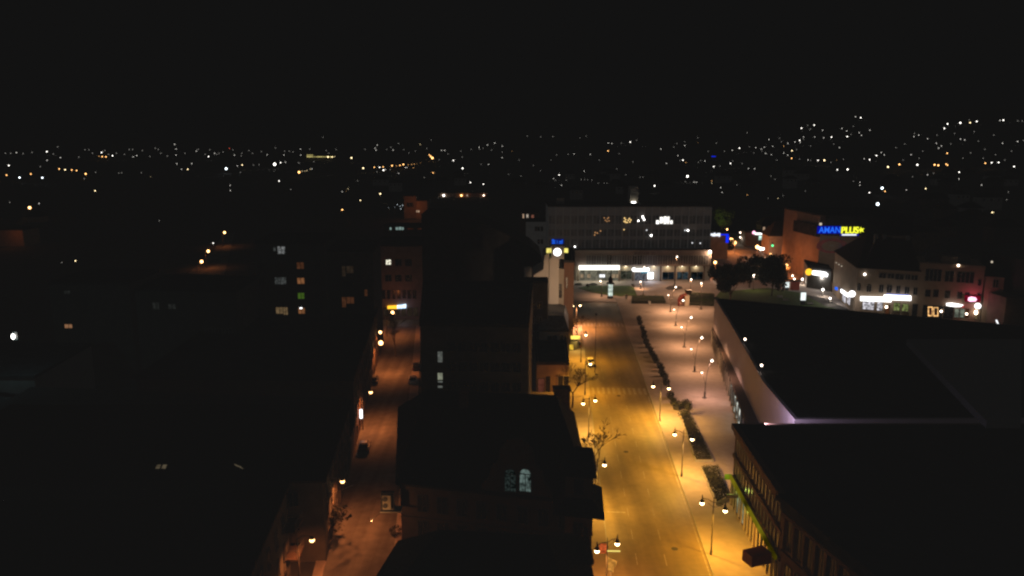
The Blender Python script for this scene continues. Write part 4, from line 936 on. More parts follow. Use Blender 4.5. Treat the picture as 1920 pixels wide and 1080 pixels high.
# middle tall shop house
b, p, q, z = seg('gabled_shop_house', 'taller pale shop house with three wide dark windows under a small gable', 1725, 1848, 497.5, 16)
m = MB(); m.wbox((p.x,p.y), (q.x,q.y), z-.5, z+.35, .003, .45); m.build('cornice', M['shopwall'], b)
p1, q1 = R(1768,482), R(1796,496); m = MB(); P_, Q_ = (p1.x-nn.x*2,p1.y-nn.y*2), (q1.x-nn.x*2,q1.y-nn.y*2)
m.wbox(P_, Q_, z+.36, p1.z, -3, 0); m.build('gable', M['shopwall'], b)
m = MB(); a_, c_ = R(1740,479), R(1825,484); m.wbox((a_.x-nn.x*5,a_.y-nn.y*5), (c_.x-nn.x*5,c_.y-nn.y*5), z+.02, z+2.6, -8, 0); m.build('attic', M['dark_wall'], b)
for x0, y0, x1, y1, dv in ((1734,504.5,1764,527,4),(1771,508,1787,528,2),(1793,510,1825,530,4),(1833,524,1839,536,1),(1734,543,1744,556,1),(1749,543,1759,557,1),(1771,545,1781,559,1),(1794,547,1803,560,1),(1808,548,1817,561,1),(1831,550,1839,561,1)):
    winpx(b, x0,y0,x1,y1, A, B, 'glass', 'shopwallf', dv, None)
m = MB(); c = R(1796.5,497); m.ball((c.x+nn.x*.7,c.y+nn.y*.7,c.z), .3, 8); m.build('roof_lamp', M['g_wrm'], b)
winpx(b, 1729,573,1765,597, A, B, 'glass', 'dframe', 1, None, name='dark_shop_front')
def frame_sign(px0, py0, px1, py1):
    for s in ([(px0,py1),(px1,py1),(px1,py1-1.6),(px0,py1-1.6)], [(px0,py0+1.6),(px1,py0+1.6),(px1,py0),(px0,py0)], [(px0,py1),(px0+1.6,py1),(px0+1.6,py0),(px0,py0)], [(px1-1.6,py1),(px1,py1),(px1,py0),(px1-1.6,py0)]): pass
    signbox(b, [(px0,py1),(px1,py1),(px1,py1-2),(px0,py1-2)], .15, .25, 'w_neonor', 'neon_frame'); signbox(b, [(px0,py0+1.3),(px1,py0+1.3),(px1,py0),(px0,py0)], .15, .25, 'w_neonor', 'neon_frame')
    signbox(b, [(px0,py1-2.01),(px0+1.4,py1-2.01),(px0+1.4,py0+1.31),(px0,py0+1.31)], .15, .25, 'w_neonor', 'neon_frame'); signbox(b, [(px1-1.2,py1-2.01),(px1,py1-2.01),(px1,py0+1.31),(px1-1.2,py0+1.31)], .15, .25, 'w_neonor', 'neon_frame')
    winpx(b, px0+2, py0+2, px1-2, py1-2.4, A, B, 'w_red', 'dframe', 1, 'reddish lit pane')
frame_sign(1740,575,1748.5,592.5); frame_sign(1750,576,1759,593)
winpx(b, 1768,575,1786,597, A, B, 'glass', 'dframe', 1, None, name='dark_shop_front')
for x0, x1, mt in ((1789,1797,'w_lob2'),(1799,1807,'w_lob2'),(1809,1816,'w_dimor')): winpx(b, x0, 579, x1, 595, A, B, mt, 'dframe', 1, 'greenish lit shop window' if mt == 'w_lob2' else 'dim shop window')
for px, py, r in ((1764.5,583,.3),(1812,588,.3)): m = MB(); c = R(px,py); m.ball((c.x+nn.x*.5,c.y+nn.y*.5,c.z), r, 8); m.build('shop_lamp', M['g_wrm'], b)
signbox(b, [(1774,572),(1790,574.2),(1800,574),(1806,571),(1797,569),(1785,567),(1774,567.5)], .6, .9, 's_white', lab='long white pointed sign'); signbox(b, [(1800,574.8),(1807,575.2),(1807,571.4)], .6, .9, 's_red2', 'red_sign_tip')
signbox(b, [(1814,562),(1818,564.3),(1828,564),(1831,560.5),(1829,557),(1821,555.2),(1815,557)], .7, 1.0, 's_pink', lab='glowing pink oval sign'); signbox(b, [(1808,565.5),(1838,566.2),(1838,554),(1808,552.8)], .5, .69, 's_redglow', 'red_sign_board')
m = MB(); c = R(1832.5,572.5); m.ball((c.x+nn.x*1,c.y+nn.y*1,c.z), .8, 12); m.build('round_lamp', M['s_white'], b)
winpx(b, 1827,582,1832,598, A, B, 'w_yel', 'dframe', 1, 'lit doorway', name='door'); m = MB(); c = R(1829.5,585); m.ball((c.x+nn.x*.6,c.y+nn.y*.6,c.z), .42, 8, sz=1.5); m.build('door_lamp', M['g_wrm'], b)
b, p, q, z = seg('end_shop_house', 'narrow pale house at the right end of the shop row', 1848.5, 1884, 519, 14)
pitched(b, p, q, z+.02, 14, 4.5)
for x0, y0, x1, y1 in ((1861,524,1871,539),(1856,551,1872,566),(1853,581,1873,601)): winpx(b, x0,y0,x1,y1, A, B, 'glass', 'shopwallf', 2, None)
m = MB(); c = R(1864,495); m.ball((c.x-nn.x*4,c.y-nn.y*4,c.z), .3, 6); m.build('roof_lamp', M['w_cw3'], b)
# dark gable at the right edge
b = thing('dark_gable_house', 'dark gabled house at the far right edge with pale verge', 'house', (150,200,0))
a_, c_ = Y(1887,560,196), Y(1990,560,196); zt_ = Y(1887,480,196).z
MB().prism([(a_.x,196),(c_.x,196),(c_.x,216),(a_.x,216)], 0, Y(1900,600,196).z+6).build('wall', M['h1wall'], b)
m = MB(); pk = Y(1886,480,206); ev = Y(1940,600,195.5); m.add([(pk.x,195.5,pk.z),(pk.x+12,195.5,pk.z-9),(pk.x+12,216.5,pk.z-9),(pk.x,216.5,pk.z),(pk.x,195.5,ev.z),(pk.x,216.5,ev.z),(pk.x+12,195.5,ev.z),(pk.x+12,216.5,ev.z)], [[0,1,2,3],[0,4,6,1],[3,2,7,5],[0,3,5,4],[1,6,7,2]]); m.build('roof', M['roof2'], b)
m = MB(); m.tube([(pk.x+.1,195.2,pk.z-.3),(pk.x+12,195.2,pk.z-9.3)], .25, 5); m.build('verge', M['concrete'], b)
P = Y(1870,600,192); t = thing('light_stick', 'leaning white and lime light tube at the right end of the shop row', 'light tube', P)
m = MB(); m.tube([Y(1868,600,192), Y(1873,611,192)], .18, 6); m.build('white_tube', M['w_cw2'], t); m = MB(); m.tube([Y(1873.2,611.5,192), Y(1875,616,192)], .26, 6); m.build('lime_tube', M['s_lime'], t)
light('POINT', (R(1640,600).x+nn.x*6, R(1640,600).y+nn.y*6, 4.5), 170, (1,.8,.62), .5)
light('POINT', (R(1690,600).x+nn.x*7, R(1690,600).y+nn.y*7, 4.5), 110, (.95,.9,.65), .5)
light('POINT', (R(1790,600).x+nn.x*8, R(1790,600).y+nn.y*8, 5), 140, (1,.65,.38), .5)
light('POINT', (R(1823,558).x+nn.x*2.2, R(1823,558).y+nn.y*2.2, R(1823,558).z), 260, (1,.1,.25), .3)
light('POINT', (R(1860,600).x+nn.x*9, R(1860,600).y+nn.y*9, 6), 50, (1,.6,.32), .5)

# ------------------------------------------------------------------ corner store with the big neon name
cx0 = G(1531,528); zt = Y(1531,405,cx0.y).z; bk = V(1474,396,(cx0.x,cx0.y),(cx0.x-3.4,cx0.y+28))
yb = cx0.y
pl_ = [(cx0.x,yb), (Y(1700,405,yb).x,yb), (Y(1700,405,yb).x,yb+30), (cx0.x-2.6,yb+30)]
b = thing('sign_store', 'tall store with orange lit side wall and a big blue and yellow neon name', 'store', base_of(pl_))
zo = Y(1531,442,yb-5).z
MB().prism(pl_, 0, zt).build('wall', M['sidewall'], b)
ov = [(cx0.x-.4,yb-5), (pl_[1][0],yb-5), (pl_[1][0],yb-.01), (cx0.x-.4,yb-.01)]
m = MB(); m.prism(ov, zo, Y(1531,407,yb-5).z); m.build('overhang', M['flat'], b)
m = MB(); m.prism([(cx0.x-1.4,yb), (cx0.x-.05,yb), (cx0.x-2.0,yb+18), (cx0.x-3.2,yb+18)], zo-1, zo+3.2); m.build('side_overhang', M['flat'], b)
m = MB(); m.prism([(cx0.x-.6,yb-5.2), (pl_[1][0],yb-5.2), (pl_[1][0],yb+30.2), (cx0.x-3.2,yb+30.2)], zt+.01, zt+.6); m.build('roof', M['flat'], b)
fa, fb = (cx0.x-.4,yb-5), (pl_[1][0],yb-5)
nf = Vector((0,-1,0)); ee = Vector((1,0,0))
p = V(1534,436.5,fa,fb); q = V(1574.5,436.5,fa,fb); tt = V(1534,425,fa,fb)
m = MB(); r_ = V(1576,438,fa,fb); m.prism([(p.x-.4,p.y-.15),(q.x+.1,p.y-.15),(q.x+.1,p.y-.03),(p.x-.4,p.y-.03)], p.z-.25, tt.z+.2); m.build('blue_back_glow', M['s_bluebg'], b)
text_mb('AMAN', p, ee, nf, tt.z-p.z, .35, width=q.x-p.x).build('blue_letters', M['s_blue2'], b)
p = V(1576,437.5,fa,fb); q = V(1608,437.5,fa,fb); tt = V(1576,425,fa,fb)
tm_ = text_mb('PLUS', p, ee, nf, tt.z-p.z, .35, width=q.x-p.x); text_mb('PLUS', p+Vector((.22,0,.0)), ee, nf, tt.z-p.z, .34, width=q.x-p.x, mb=tm_); tm_.build('yellow_letters', M['s_yel'], b)
m = MB(); c = V(1614,431,fa,fb)+nf*.35; st = []
for k in range(10):
    a_ = math.pi/2+k*math.pi/5+.25; r_ = (1.15 if k%2 == 0 else .5); st.append(c+ee*math.cos(a_)*r_*1.1+Vector((0,0,1))*math.sin(a_)*r_)
m.add([c]+st, [[0,1+k,1+(k+1)%10] for k in range(10)]); m.build('yellow_star', M['s_yel'], b)
m = MB(); p, q = V(1578,441.3,fa,fb), V(1605,438.9,fa,fb); m.prism([(p.x,p.y-.4),(q.x,p.y-.4),(q.x,p.y-.2),(p.x,p.y-.2)], p.z, q.z); m.build('white_tag_line', M['s_whiteb'], b)
m = MB(); p, q = V(1575,441.8,fa,fb), V(1610,438.5,fa,fb); m.prism([(p.x,p.y-.15),(q.x,p.y-.15),(q.x,p.y-.03),(p.x,p.y-.03)], p.z, q.z); m.build('blue_tag_board', M['s_bluebg'], b)
m = MB(); 
for dx in (0, 2): p = V(1537+dx*1.2, 420,fa,fb); m.box((p.x,p.y-.2,p.z), (.35,.2,.8))
m.build('small_lamps', M['w_cw3'], b)
# red ring painted on the wall under the overhang
m = MB(); c = V(1560,461,pl_[0],pl_[1]); vs = []
for k in range(40):
    a_ = 2*math.pi*k/40
    for rr in (1.0, .66): vs.append((c.x+5.6*rr*math.cos(a_), yb-.03, c.z+2.7*rr*math.sin(a_)-.3*(1-rr)))
m.add(vs, [[2*k,2*((k+1)%40),2*((k+1)%40)+1,2*k+1] for k in range(40)]); m.build('red_ring', M['s_redring'], b)
m = MB(); m.box((c.x-.2,yb-.05,c.z+.1), (1.6,.06,.5)); m.build('ring_centre', M['plaster'], b)
m = MB(); p = V(1580,464.5,pl_[0],pl_[1]); m.box((p.x,yb-1,p.z), (2.2,.2,.5)); m.build('small_blue_sign', M['s_bluebg'], b)
light('POINT', (cx0.x-9, yb+14, 9), 800, ORG, .3)
light('POINT', (V(1560,470,fa,fb).x, yb-10, 12), 300, (1,.8,.6), .5)
# long shop front with orange disc and white letters
b = flat_block('long_shop', 'low dark shop with a glowing orange disc and white sign', [(G(1512,540).x,G(1512,540).y),(G(1556,548).x,G(1556,548).y),(G(1556,548).x+3,G(1556,548).y+10),(G(1512,540).x+4,G(1512,540).y+14)], Y(1530,505,G(1530,544).y).z, 'dark_wall')
sa, sb = (G(1512,540).x-.3,G(1512,540).y-1), (G(1556,548).x-.3,G(1556,548).y-1)
c = V(1516.5,510,sa,sb); m = MB(); m.tube([(c.x,c.y-.1,c.z),(c.x,c.y+.15,c.z)], [1.15,1.15], 18); m.build('orange_disc', M['s_amb'], b)
m = MB(); pp_ = [V(*s,sa,sb) for s in ((1523,515),(1545,518.5),(1551,519.5),(1553,514),(1549,510.5),(1538,508.5),(1524,507.5))]; k = len(pp_)
m.add(pp_+[s+Vector((0,.3,0)) for s in pp_], [list(range(k)), list(range(k,2*k))[::-1]]+[[i,(i+1)%k,k+(i+1)%k,k+i] for i in range(k)]); m.build('white_sign', M['s_white'], b)
light('POINT', (V(1540,530,sa,sb).x, sa[1]-4, 4.5), 500, (1,.95,.9), .4)
# houses of the avenue
def small(name, label, px0, px1, pyt, pyb, wall, depth=10, roof=None, lit=()):
    g0 = G(px0, pyb); g1 = G(px1, pyb); y = g0.y; a_, c_ = Y(px0,pyt,y), Y(px1,pyt,y)
    q_ = [(a_.x,y),(c_.x,y),(c_.x+.5,y+depth),(a_.x+.5,y+depth)]
    if roof is None: bb = flat_block(name, label, q_, a_.z, wall)
    else:
        bb = thing(name, label, 'house', base_of(q_)); MB().prism(q_, 0, a_.z).build('wall', M[wall], bb); mid = y+depth/2
        hip_roof(bb, q_, a_.z+.02, [(a_.x+depth*.35, mid), (c_.x-depth*.35, mid)], a_.z+roof)
    for x0, y0, x1, y1, mt in lit: winpx(bb, x0, y0, x1, y1, (a_.x,y), (c_.x,y), mt, 'dframe', 1, 'lit window')
    return bb, y
bb, y = small('shop_block', 'orange lit low block with a white sign and an L shaped blue neon line', 1333, 1366, 438, 486, 'brown')
m = MB(); 
for k in range(6): p = Y(1334+k*3, 439.8+(k%2)*.6, y-.4); m.box(p, (.6,.2,.9+.3*(k%3)))
m.build('white_letters', M['s_whiteb'], bb)
m = MB(); p, q = Y(1348,439,y-.3), Y(1366,441,y-.3); m.prism([(p.x,y-.4),(q.x,y-.4),(q.x,y-.1),(p.x,y-.1)], q.z, p.z); p, q = Y(1361.5,441.2,y-.3), Y(1366,455,y-.3); m.prism([(p.x,y-.4),(q.x,y-.4),(q.x,y-.1),(p.x,y-.1)], q.z, p.z-.05); m.build('blue_neon_line', M['s_blue'], bb)
bb, y = small('corner_house', 'brown cornered house with a hipped black roof at the avenue', 1443, 1490, 442, 478, 'brown', 12, 6)
bb, y = small('avenue_house', 'dark house with two tall lit windows beyond the hipped roof house', 1428, 1478, 422, 452, 'dark_wall', 10, 4, ((1430,425.5,1434,434,'w_warm2'),(1448,426,1452,433,'w_warm2')))
bb, y = small('neon_shop', 'small shop with a pink ended white neon sign on the avenue', 1398, 1436, 436, 462, 'dark_wall', 8)
m = MB(); p, q = Y(1416,440,y-.4), Y(1430,436.5,y-.4); m.prism([(p.x,y-.5),(q.x,y-.5),(q.x,y-.2),(p.x,y-.2)], p.z, q.z-.1); m.build('white_neon', M['s_white'], bb); m = MB(); m.ball(Y(1413.5,436,y-.5), .8, 8); m.build('pink_neon', M['s_pink'], bb)
m = MB(); p = Y(1428,446,y-.4); m.box(p, (2.6,.3,2.0)); m.build('green_white_sign', M['w_cool3'], bb)
bb, y = small('grey_canopy_shop', 'dark shop with pale grey lettering left of the tall neon store', 1484, 1502, 437, 486, 'dark_wall', 8)
m = MB()
for k in range(5): m.box(Y(1483+k*3.6, 441, y-.4), (.8,.2,1.2-.2*(k%2)))
m.build('grey_letters', M['w_cool4'], bb)
light('POINT', tuple(Y(1497,452,y-3)), 260, (1,.5,.12), .2)
# brown lit block and neighbours, middle distance left of centre
bb, y = small('orange_lit_house', 'boxy orange lit house with a lower right wing, standing alone in the dark', 757, 780, 368, 410, 'brown', 8, None, ())
for q_ in ((763,380,768,388),(769,380,775,388)): winpx(bb, *q_, (0,y), (10,y), 'glass', lab=None)
bb2, y = small('orange_lit_wing', 'lower wing of the orange lit house with a pinkish lit window pair', 780.3, 801, 377, 411, 'brown', 8, None, ((780.6,394.5,783,398,'w_warm2'),(784,394.5,786.5,398,'w_warm2')))
light('POINT', (Y(776,400,y-7).x, y-9, 9), 650, ORG, .3)
bb, y = small('long_low_hall', 'long low hall with a row of eave lamps far behind the curved roof', 822, 912, 362, 374, 'brown', 10)
for px, s_ in ((832,'g_wht'),(865,'g_org'),(876,'w_cw3'),(907,'g_wrm')):
    p = Y(px, 366.5, y-.6); m = MB(); m.ball(p, .75 if px in (865,832) else .5, 6); m.build('eave_lamp', M[s_], bb); light('POINT', (p.x, p.y-2, p.z), 40, ORG if px > 840 else (1,.8,.6), .3)
bb, y = small('pink_window_house', 'dark house with three reddish lit windows left of the department store', 975, 1010, 398, 440, 'dark_wall', 10, 3, ((980,401,982.5,409,'w_warm2'),(987,401.5,991,410,'w_cwarm'),(996,403,1001,411,'w_red3')))
bb, y = small('pale_side_house', 'faintly lit pale house between the curved roof and the department store', 986, 1026, 416, 505, 'faintwall2', 10, None)
for x0, x1, a_ in ((1003,1007,425),(1008,1012,425),(1014,1018,425),(1008,1012,449),(1014,1018,449)): winpx(bb, x0, a_, x1, a_+8, (0,y), (10,y), 'glass', 'shopwallf', 1, None)
bb, y = small('strip_window_block', 'dark block with a short strip of pale lit windows above the brown corner building', 720, 800, 424, 452, 'dark_wall', 10, None, ((731,426.5,734,431,'w_cool'),(742,426,747,431,'w_cool'),(747.5,425.5,752.5,431,'w_cool'),(753,426,757,431,'w_cool'),(764,428,775,430,'w_red2'),(783,428,790,430,'w_red2')))
bb, y = small('brown_low_house', 'low brown house at the far left under a street lamp', -6, 42, 432, 462, 'brown', 12, None)
bb, y2_ = small('tiled_cottage', 'small cottage with a reddish lit roof at the far left', 50, 74, 406, 418, 'brown', 8, 4)
light('POINT', tuple(Y(20,440,y-6)), 160, ORG, .3)
for i, (px, py, s_) in enumerate(((1376,452,1.5),(1385,458,.9),(1419,463,1.3),(1426,466,1.0))): pass
# ------------------------------------------------------------------ street lamps with two hanging lanterns
def twin(loc, vec, label, power=2300, hz=6.35, group='twin lantern posts along the main street', sides=(1,-1), col=SOD, cone=158, col2=None):
    t = thing('street_lamp', label, 'street lamp', loc, group); x, y, z = loc
    m = MB(); m.lathe((x,y,z), [(.16,0),(.16,.5),(.11,.6),(.085,1.2),(.07,6.2),(.06,7.0),(.02,7.5)], 8); m.build('pole', M['metal'], t)
    for s in sides:
        hx, hy = x+vec[0]*s, y+vec[1]*s
        m = MB(); m.tube([(x,y,z+6.9),(x+vec[0]*s*.5,y+vec[1]*s*.5,z+7.08),(hx,hy,z+7.0)], .04, 5); m.tube([(x,y,z+6.3),(x+vec[0]*s*.4,y+vec[1]*s*.4,z+6.55),(x+vec[0]*s*.75,y+vec[1]*s*.75,z+6.98)], .025, 4); m.build('arm', M['metal'], t)
        l = MB(); l.lathe((hx,hy,z+hz), [(.3,.12),(.26,.28),(.13,.5),(.09,.62),(.05,1.0),(.01,1.15)], 10); lan = l.build('lantern', M['metal'], t)
        g = MB(); g.ball((hx,hy,z+hz-.02), .27, 10, sz=.85); g.build('globe', M['g_sod'], lan)
        light('SPOT', (hx,hy,z+hz-.45), power, (col2 or col) if s < 0 else col, .2, cone)
    return t
twin(G(1333,1040,.14), (-1.15,.98), 'nearest twin lantern post on the right kerb, beside the green neon band', 3300, col=(1,.44,.03), col2=(1,.46,.05))
twin(G(1278,893,.14), (-1.1,.95), 'second twin lantern post on the right kerb, by the flower beds', 4000, col=(1,.5,.03), col2=(1,.5,.15))
twin(G(1237,789,.14), (-1.3,.6), 'third twin lantern post on the right kerb, below the planters', 5000, col=(1,.5,.03), col2=(1,.5,.15))
L1 = Y(1138.5, 1030, 76.0); twin(Vector((L1.x, 76.0, .14)), (1.2,.75), 'twin lantern post at the bottom hung with red and orange banners', 2700, col=(1,.37,.07))
pA = Y(1120, 868, 97.0); twin(Vector((pA.x, 97.0, .14)), (1.05,.5), 'twin lantern post beside the black corner bay of the mansard house', 2900, col=(1,.5,.07))
pB = Y(1105, 746, 123.0); twin(Vector((pB.x, 123.0, .14)), (1.1,.75), 'twin lantern post in front of the bare tree behind the steep roof', 3200, col=(1,.5,.07))
pC = Y(1098, 680, 145.0); twin(Vector((pC.x, 145.0, .14)), (1.0,.5), 'twin lantern post beside the yellow car', 4200, cone=174, sides=(1,))
pD = Y(1090, 628, 168.0); twin(Vector((pD.x, 168.0, .14)), (1.1,.5), 'twin lantern post beside the glowing yellow kiosk', 4500, cone=176, sides=(1,))
pE = Y(1081, 570, 200.0); twin(Vector((pE.x, 200.0, .14)), (1.0,.3), 'farthest twin lantern post at the foot of the brick wing', 6000, col=(1,.4,.15))
# banners on the nearest left post
x, y = L1.x, 76.0
def quadthing(name, label, cat, pts, m_, th=.03):
    t = [Vector(p) for p in pts]; mb = MB(); k = len(t); n_ = (t[1]-t[0]).cross(t[2]-t[0]).normalized()*th
    mb.add(t+[p+n_ for p in t], [list(range(k)), list(range(k,2*k))[::-1]]+[[i,(i+1)%k,k+(i+1)%k,k+i] for i in range(k)]); return tag(mb.build(name, m_), label, cat)
def onp(px, py, d=75.9): return Y(px, py, d)
quadthing('banner', 'square red patterned banner on the left of the lantern post', 'banner', [onp(1123,1038), onp(1137,1037), onp(1137,1019), onp(1124,1019)], M['redcloth'])
quadthing('banner', 'folded orange flag hanging on the right of the lantern post', 'banner', [onp(1140,1045), onp(1157,1052), onp(1155,1063), onp(1151,1062), onp(1150,1073), onp(1140,1070)], M['orcloth'])
m = MB(); m.tube([onp(1138.5,1033), onp(1163,1033.5)], .075, 6); tag(m.build('banner_rod', M['rod']), 'horizontal glowing yellow rod sticking out of the lantern post', 'banner rod')
# ------------------------------------------------------------------ curved double lamps of the plaza
def curved(base, hi, lo, label, power=700, col=(1,.52,.27), group='curved double lamps of the plaza'):
    B0 = G(*base, .14); t = thing('plaza_lamp', label, 'street lamp', B0, group); y = B0.y
    Hh = Y(*hi, y-.2); x, z = B0.x, B0.z
    m = MB(); m.lathe(tuple(B0), [(.5,0),(.5,.12),(.2,.2),(.2,1.3),(.09,1.4)], 8); m.build('base', M['metal'], t)
    m = MB(); dz = Hh.z-.1
    m.tube([(x,y,z+.2),(x+.05,y,z+dz*.35),(x+(Hh.x-x)*.3,y,z+dz*.7),(x+(Hh.x-x)*.7,y,z+dz*.95),(Hh.x,Hh.y,Hh.z+.16)], [.09,.08,.06,.05,.04], 6); m.build('pole', M['metal'], t)
    hd = [Hh]
    if lo:
        Lo = Y(*lo, y-.2); hd.append(Lo); m = MB(); m.tube([(x+.05,y,z+dz*.35),(x+(Lo.x-x)*.3,y,z+dz*.48),(Lo.x,Lo.y,Lo.z+.16)], [.06,.05,.04], 5); m.build('arm', M['metal'], t)
    for k, h in enumerate(hd):
        m = MB(); m.lathe((h.x,h.y,h.z), [(.3,.08),(.2,.2),(.04,.26)], 8); ln = m.build('lantern', M['metal'], t)
        m = MB(); m.ball(h, .27 if k == 0 else .2, 8); m.build('globe', M['g_wrm'], ln)
        light('SPOT', (h.x,h.y,h.z-.45), power*(1.3 if k == 0 else .7), col, .2, 162)
    return t
curved((1321,746),(1335,676),(1316,698), 'nearest curved double lamp of the plaza, close to the pale hall wall', 1500, (1,.52,.36))
curved((1302,697),(1316,633),(1296,654), 'second curved double lamp of the plaza from the front', 2000, (1,.5,.25))
curved((1283,651),(1296,595),(1278,613), 'third curved double lamp of the plaza from the front', 2300, (1,.5,.24))
curved((1267,611),(1281,563),(1264,580), 'fourth curved double lamp, left of the red stall', 2600, (1,.5,.23))
curved((1257,585),(1267,538),(1253,553), 'fifth curved double lamp, standing behind the hedges', 2800, (1,.52,.26))
curved((1206,558),(1208,501),None, 'tall thin lamp between the half round lawn and the low hedge', 2600, (1,.52,.26))
curved((1201,541),(1201,528),None, 'short lamp in front of the lit shop sign of the store', 700)
curved((1265,535),(1269.5,481),None, 'tall lamp rising from the round tree pit', 2600)
curved((1294,552),(1296,523.5),None, 'short lamp on the square behind the red stall', 1900)
curved((1314,580),(1315,531),None, 'tall lamp beside the broad hedge block', 2400)
curved((1128,556),(1126,527),None, 'small lamp on the half round lawn left of the advertising column', 900)
for px, py, bs, pw, lb in ((1331,472,528,700,'lamp at the right corner of the department store'),(1341,492,522,900,'orange lamp at the mouth of the avenue'),(1413,517,545,300,'white lamp between the dark trees'),(1330,489,525,200,'small lamp just below the store corner lamp')):
    B0 = G(px, bs, .05); h = Y(px, py, B0.y); t = thing('street_lamp', lb, 'street lamp', B0)
    m = MB(); m.tube([tuple(B0), (h.x,h.y,h.z+.3)], [.12,.06], 6); m.build('pole', M['metal'], t); m = MB(); m.ball(h, .55 if pw > 250 else .3, 8); m.build('globe', M['g_org' if pw >= 900 else 'g_wrm'], t)
    light('POINT', (h.x,h.y-.8,h.z-.9), pw, ORG if pw >= 900 else WRM, .2)
# avenue lamps and headlights
for i, (px, py, bs, r, pw, mt, lb) in enumerate(((1371,450,470,1.2,2600,'g_org','large orange lamp, farthest of the bright avenue row'),(1377.5,455,475,1.0,2200,'g_org','large orange lamp just right of the farthest bright avenue lamp'),
    (1420,463,482,1.0,2400,'g_org','orange lamp of the avenue beside a pair of white ones'),(1426,466,484,.8,900,'g_wrm','white lamp in the middle of the avenue'),(1431,466.5,484,.6,500,'g_wht','small white lamp right of the white avenue lamp'),
    (1445,478,500,.8,1300,'g_org','orange lamp left of the tall conical tree'),(1474.5,498,520,.9,1200,'g_org','orange lamp right of the tall conical tree'),(1470,495,517,.5,400,'g_org','small orange lamp touching the one right of the conical tree'),(1496,467,490,.6,900,'g_amb','yellow lamp below the grey lettering'),
    (1524,485,520,.8,1600,'g_amb','yellow lamp at the foot of the tall neon store'),(1363.5,430,452,.5,500,'g_org','orange lamp above the blue neon line'),(1388,436,454,.4,150,'g_wrm','small lamp on the far side of the avenue'),(1388,445,458,.4,150,'g_wrm','lower small lamp on the far side of the avenue'),
    (1487.5,474,500,.5,500,'g_wht','left one of two white lamps in the shop street'),(1491.5,478,503,.6,600,'g_wht','right one of two white lamps in the shop street'),(1486,517,530,.35,150,'g_wrm','small lamp at the near end of the avenue'),(1489.5,523,534,.35,150,'g_wrm','tiny lamp left of the lit column'),
    (1504.5,523.5,534,.4,200,'g_wht','small white lamp in front of the long shop'),(1543,543,556,.45,300,'g_wht','white lamp in the shop street, left of the blue sign'),(1556.5,559.5,570,.35,200,'g_wht','small white lamp low in the shop street'),
    (1341,512.5,524,.3,60,'g_wrm','tiny lamp under the store corner'),(1347,516,527,.3,60,'g_wht','tiny white lamp by the leaning tree'),(1188,500,540,.01,1,'g_wht','x'))):
    if r < .05: continue
    B0 = G(px, bs, .05); h = Y(px, py, B0.y); t = thing('street_lamp', lb, 'street lamp', B0, 'lamps of the avenue and the shop street')
    m = MB(); m.tube([tuple(B0), (h.x,h.y+.1,h.z+r+.1)], [.12,.06], 6); m.build('pole', M['metal'], t); m = MB(); m.ball(h, r*.8, 8); m.build('globe', M[mt], t)
    light('POINT', (h.x,h.y-r-.3,h.z-.6), pw*1.3, ORG if mt == 'g_org' else ((1,.7,.25) if mt == 'g_amb' else (1,.85,.7)), .2)
# traffic light
B0 = G(1448,482); h = Y(1448.5,460.5,B0.y); t = thing('traffic_light', 'traffic light showing green at the avenue', 'traffic light', B0)
m = MB(); m.tube([tuple(B0),(h.x,h.y+.2,h.z-.5)], .1, 6); m.build('pole', M['metal'], t); m = MB(); m.box((h.x,h.y+.3,h.z+.5), (.6,.4,1.8)); m.build('housing', M['dframe'], t); m = MB(); m.ball(h, .5, 8); m.build('green_lamp', M['s_grnb'], t)
# ------------------------------------------------------------------ left side street lamps
def wallamp(px, py, z, label, r=.3, power=1500, arm=1.6, mt='g_org', group='wall lamps of the left side street', cone=150):
    h = G(px, py, z); t = thing('street_lamp', label, 'street lamp', (h.x-arm,h.y,0), group)
    m = MB(); m.tube([(h.x-arm,h.y,.02),(h.x-arm,h.y,z+.2)], [.1,.06], 6); m.tube([(h.x-arm,h.y,z+.1),(h.x-arm*.5,h.y,z+.5),(h.x,h.y,z+.35)], .05, 5); m.build('pole', M['metal'], t)
    m = MB(); m.lathe((h.x,h.y,z+.12), [(.3,.0),(.22,.15),(.05,.25)], 8); m.build('hood', M['metal'], t)
    m = MB(); m.ball(h, r, 8); m.build('globe', M[mt], t); light('SPOT' if cone else 'POINT', (h.x+.1,h.y,z-.5), power, ORG, .2, cone)
wallamp(642,902,7,'orange lamp with thin stay rods halfway up the left side street', .3, 3000)
wallamp(585,1012,7,'lamp among branches at the bottom left beside the balcony house', .3, 2600, cone=160)
wallamp(695,735,7,'orange lamp on the long black roofed terrace', .32, 3400)
wallamp(714,643,7,'brightest orange lamp near the top of the side street', .5, 4200)
wallamp(713,623,7.5,'small yellow lamp just above the brightest orange one', .36, 800)
wallamp(736,586,6.5,'yellow lamp under the yellow and blue sign', .42, 1600)
m = MB()
h = G(650,925,7.0); m.tube([(h.x-1.8,h.y,7.0),(h.x+.6,h.y+1.0,7.6)], .035, 4); m.tube([(h.x-1.6,h.y-1,6.3),(h.x+.5,h.y-1.2,5.6)], .035, 4); m.tube([(h.x-2,h.y,8.0),(h.x-1.4,h.y+.1,7.7)], .05, 4)
tag(m.build('stay_rods', M['lmetal']), 'thin metal stay rods catching the light below the side street lamp', 'rods')
P = G(677,776,3.5); t = thing('lit_sign', 'upright white glowing sign on the left wall of the side street', 'sign', P)
m = MB(); m.box((P.x,P.y,P.z), (.45,.2,1.6), .4); m.build('panel', M['s_white'], t); m = MB(); m.box((P.x-.5,P.y,P.z), (.9,.08,.1)); m.build('bracket', M['metal'], t)
leafy('street_shrub', 'dark bush beneath the bottom left lamp', tuple(G(620,1010)), 4.5, 2.6, .12, 600, seed=31)
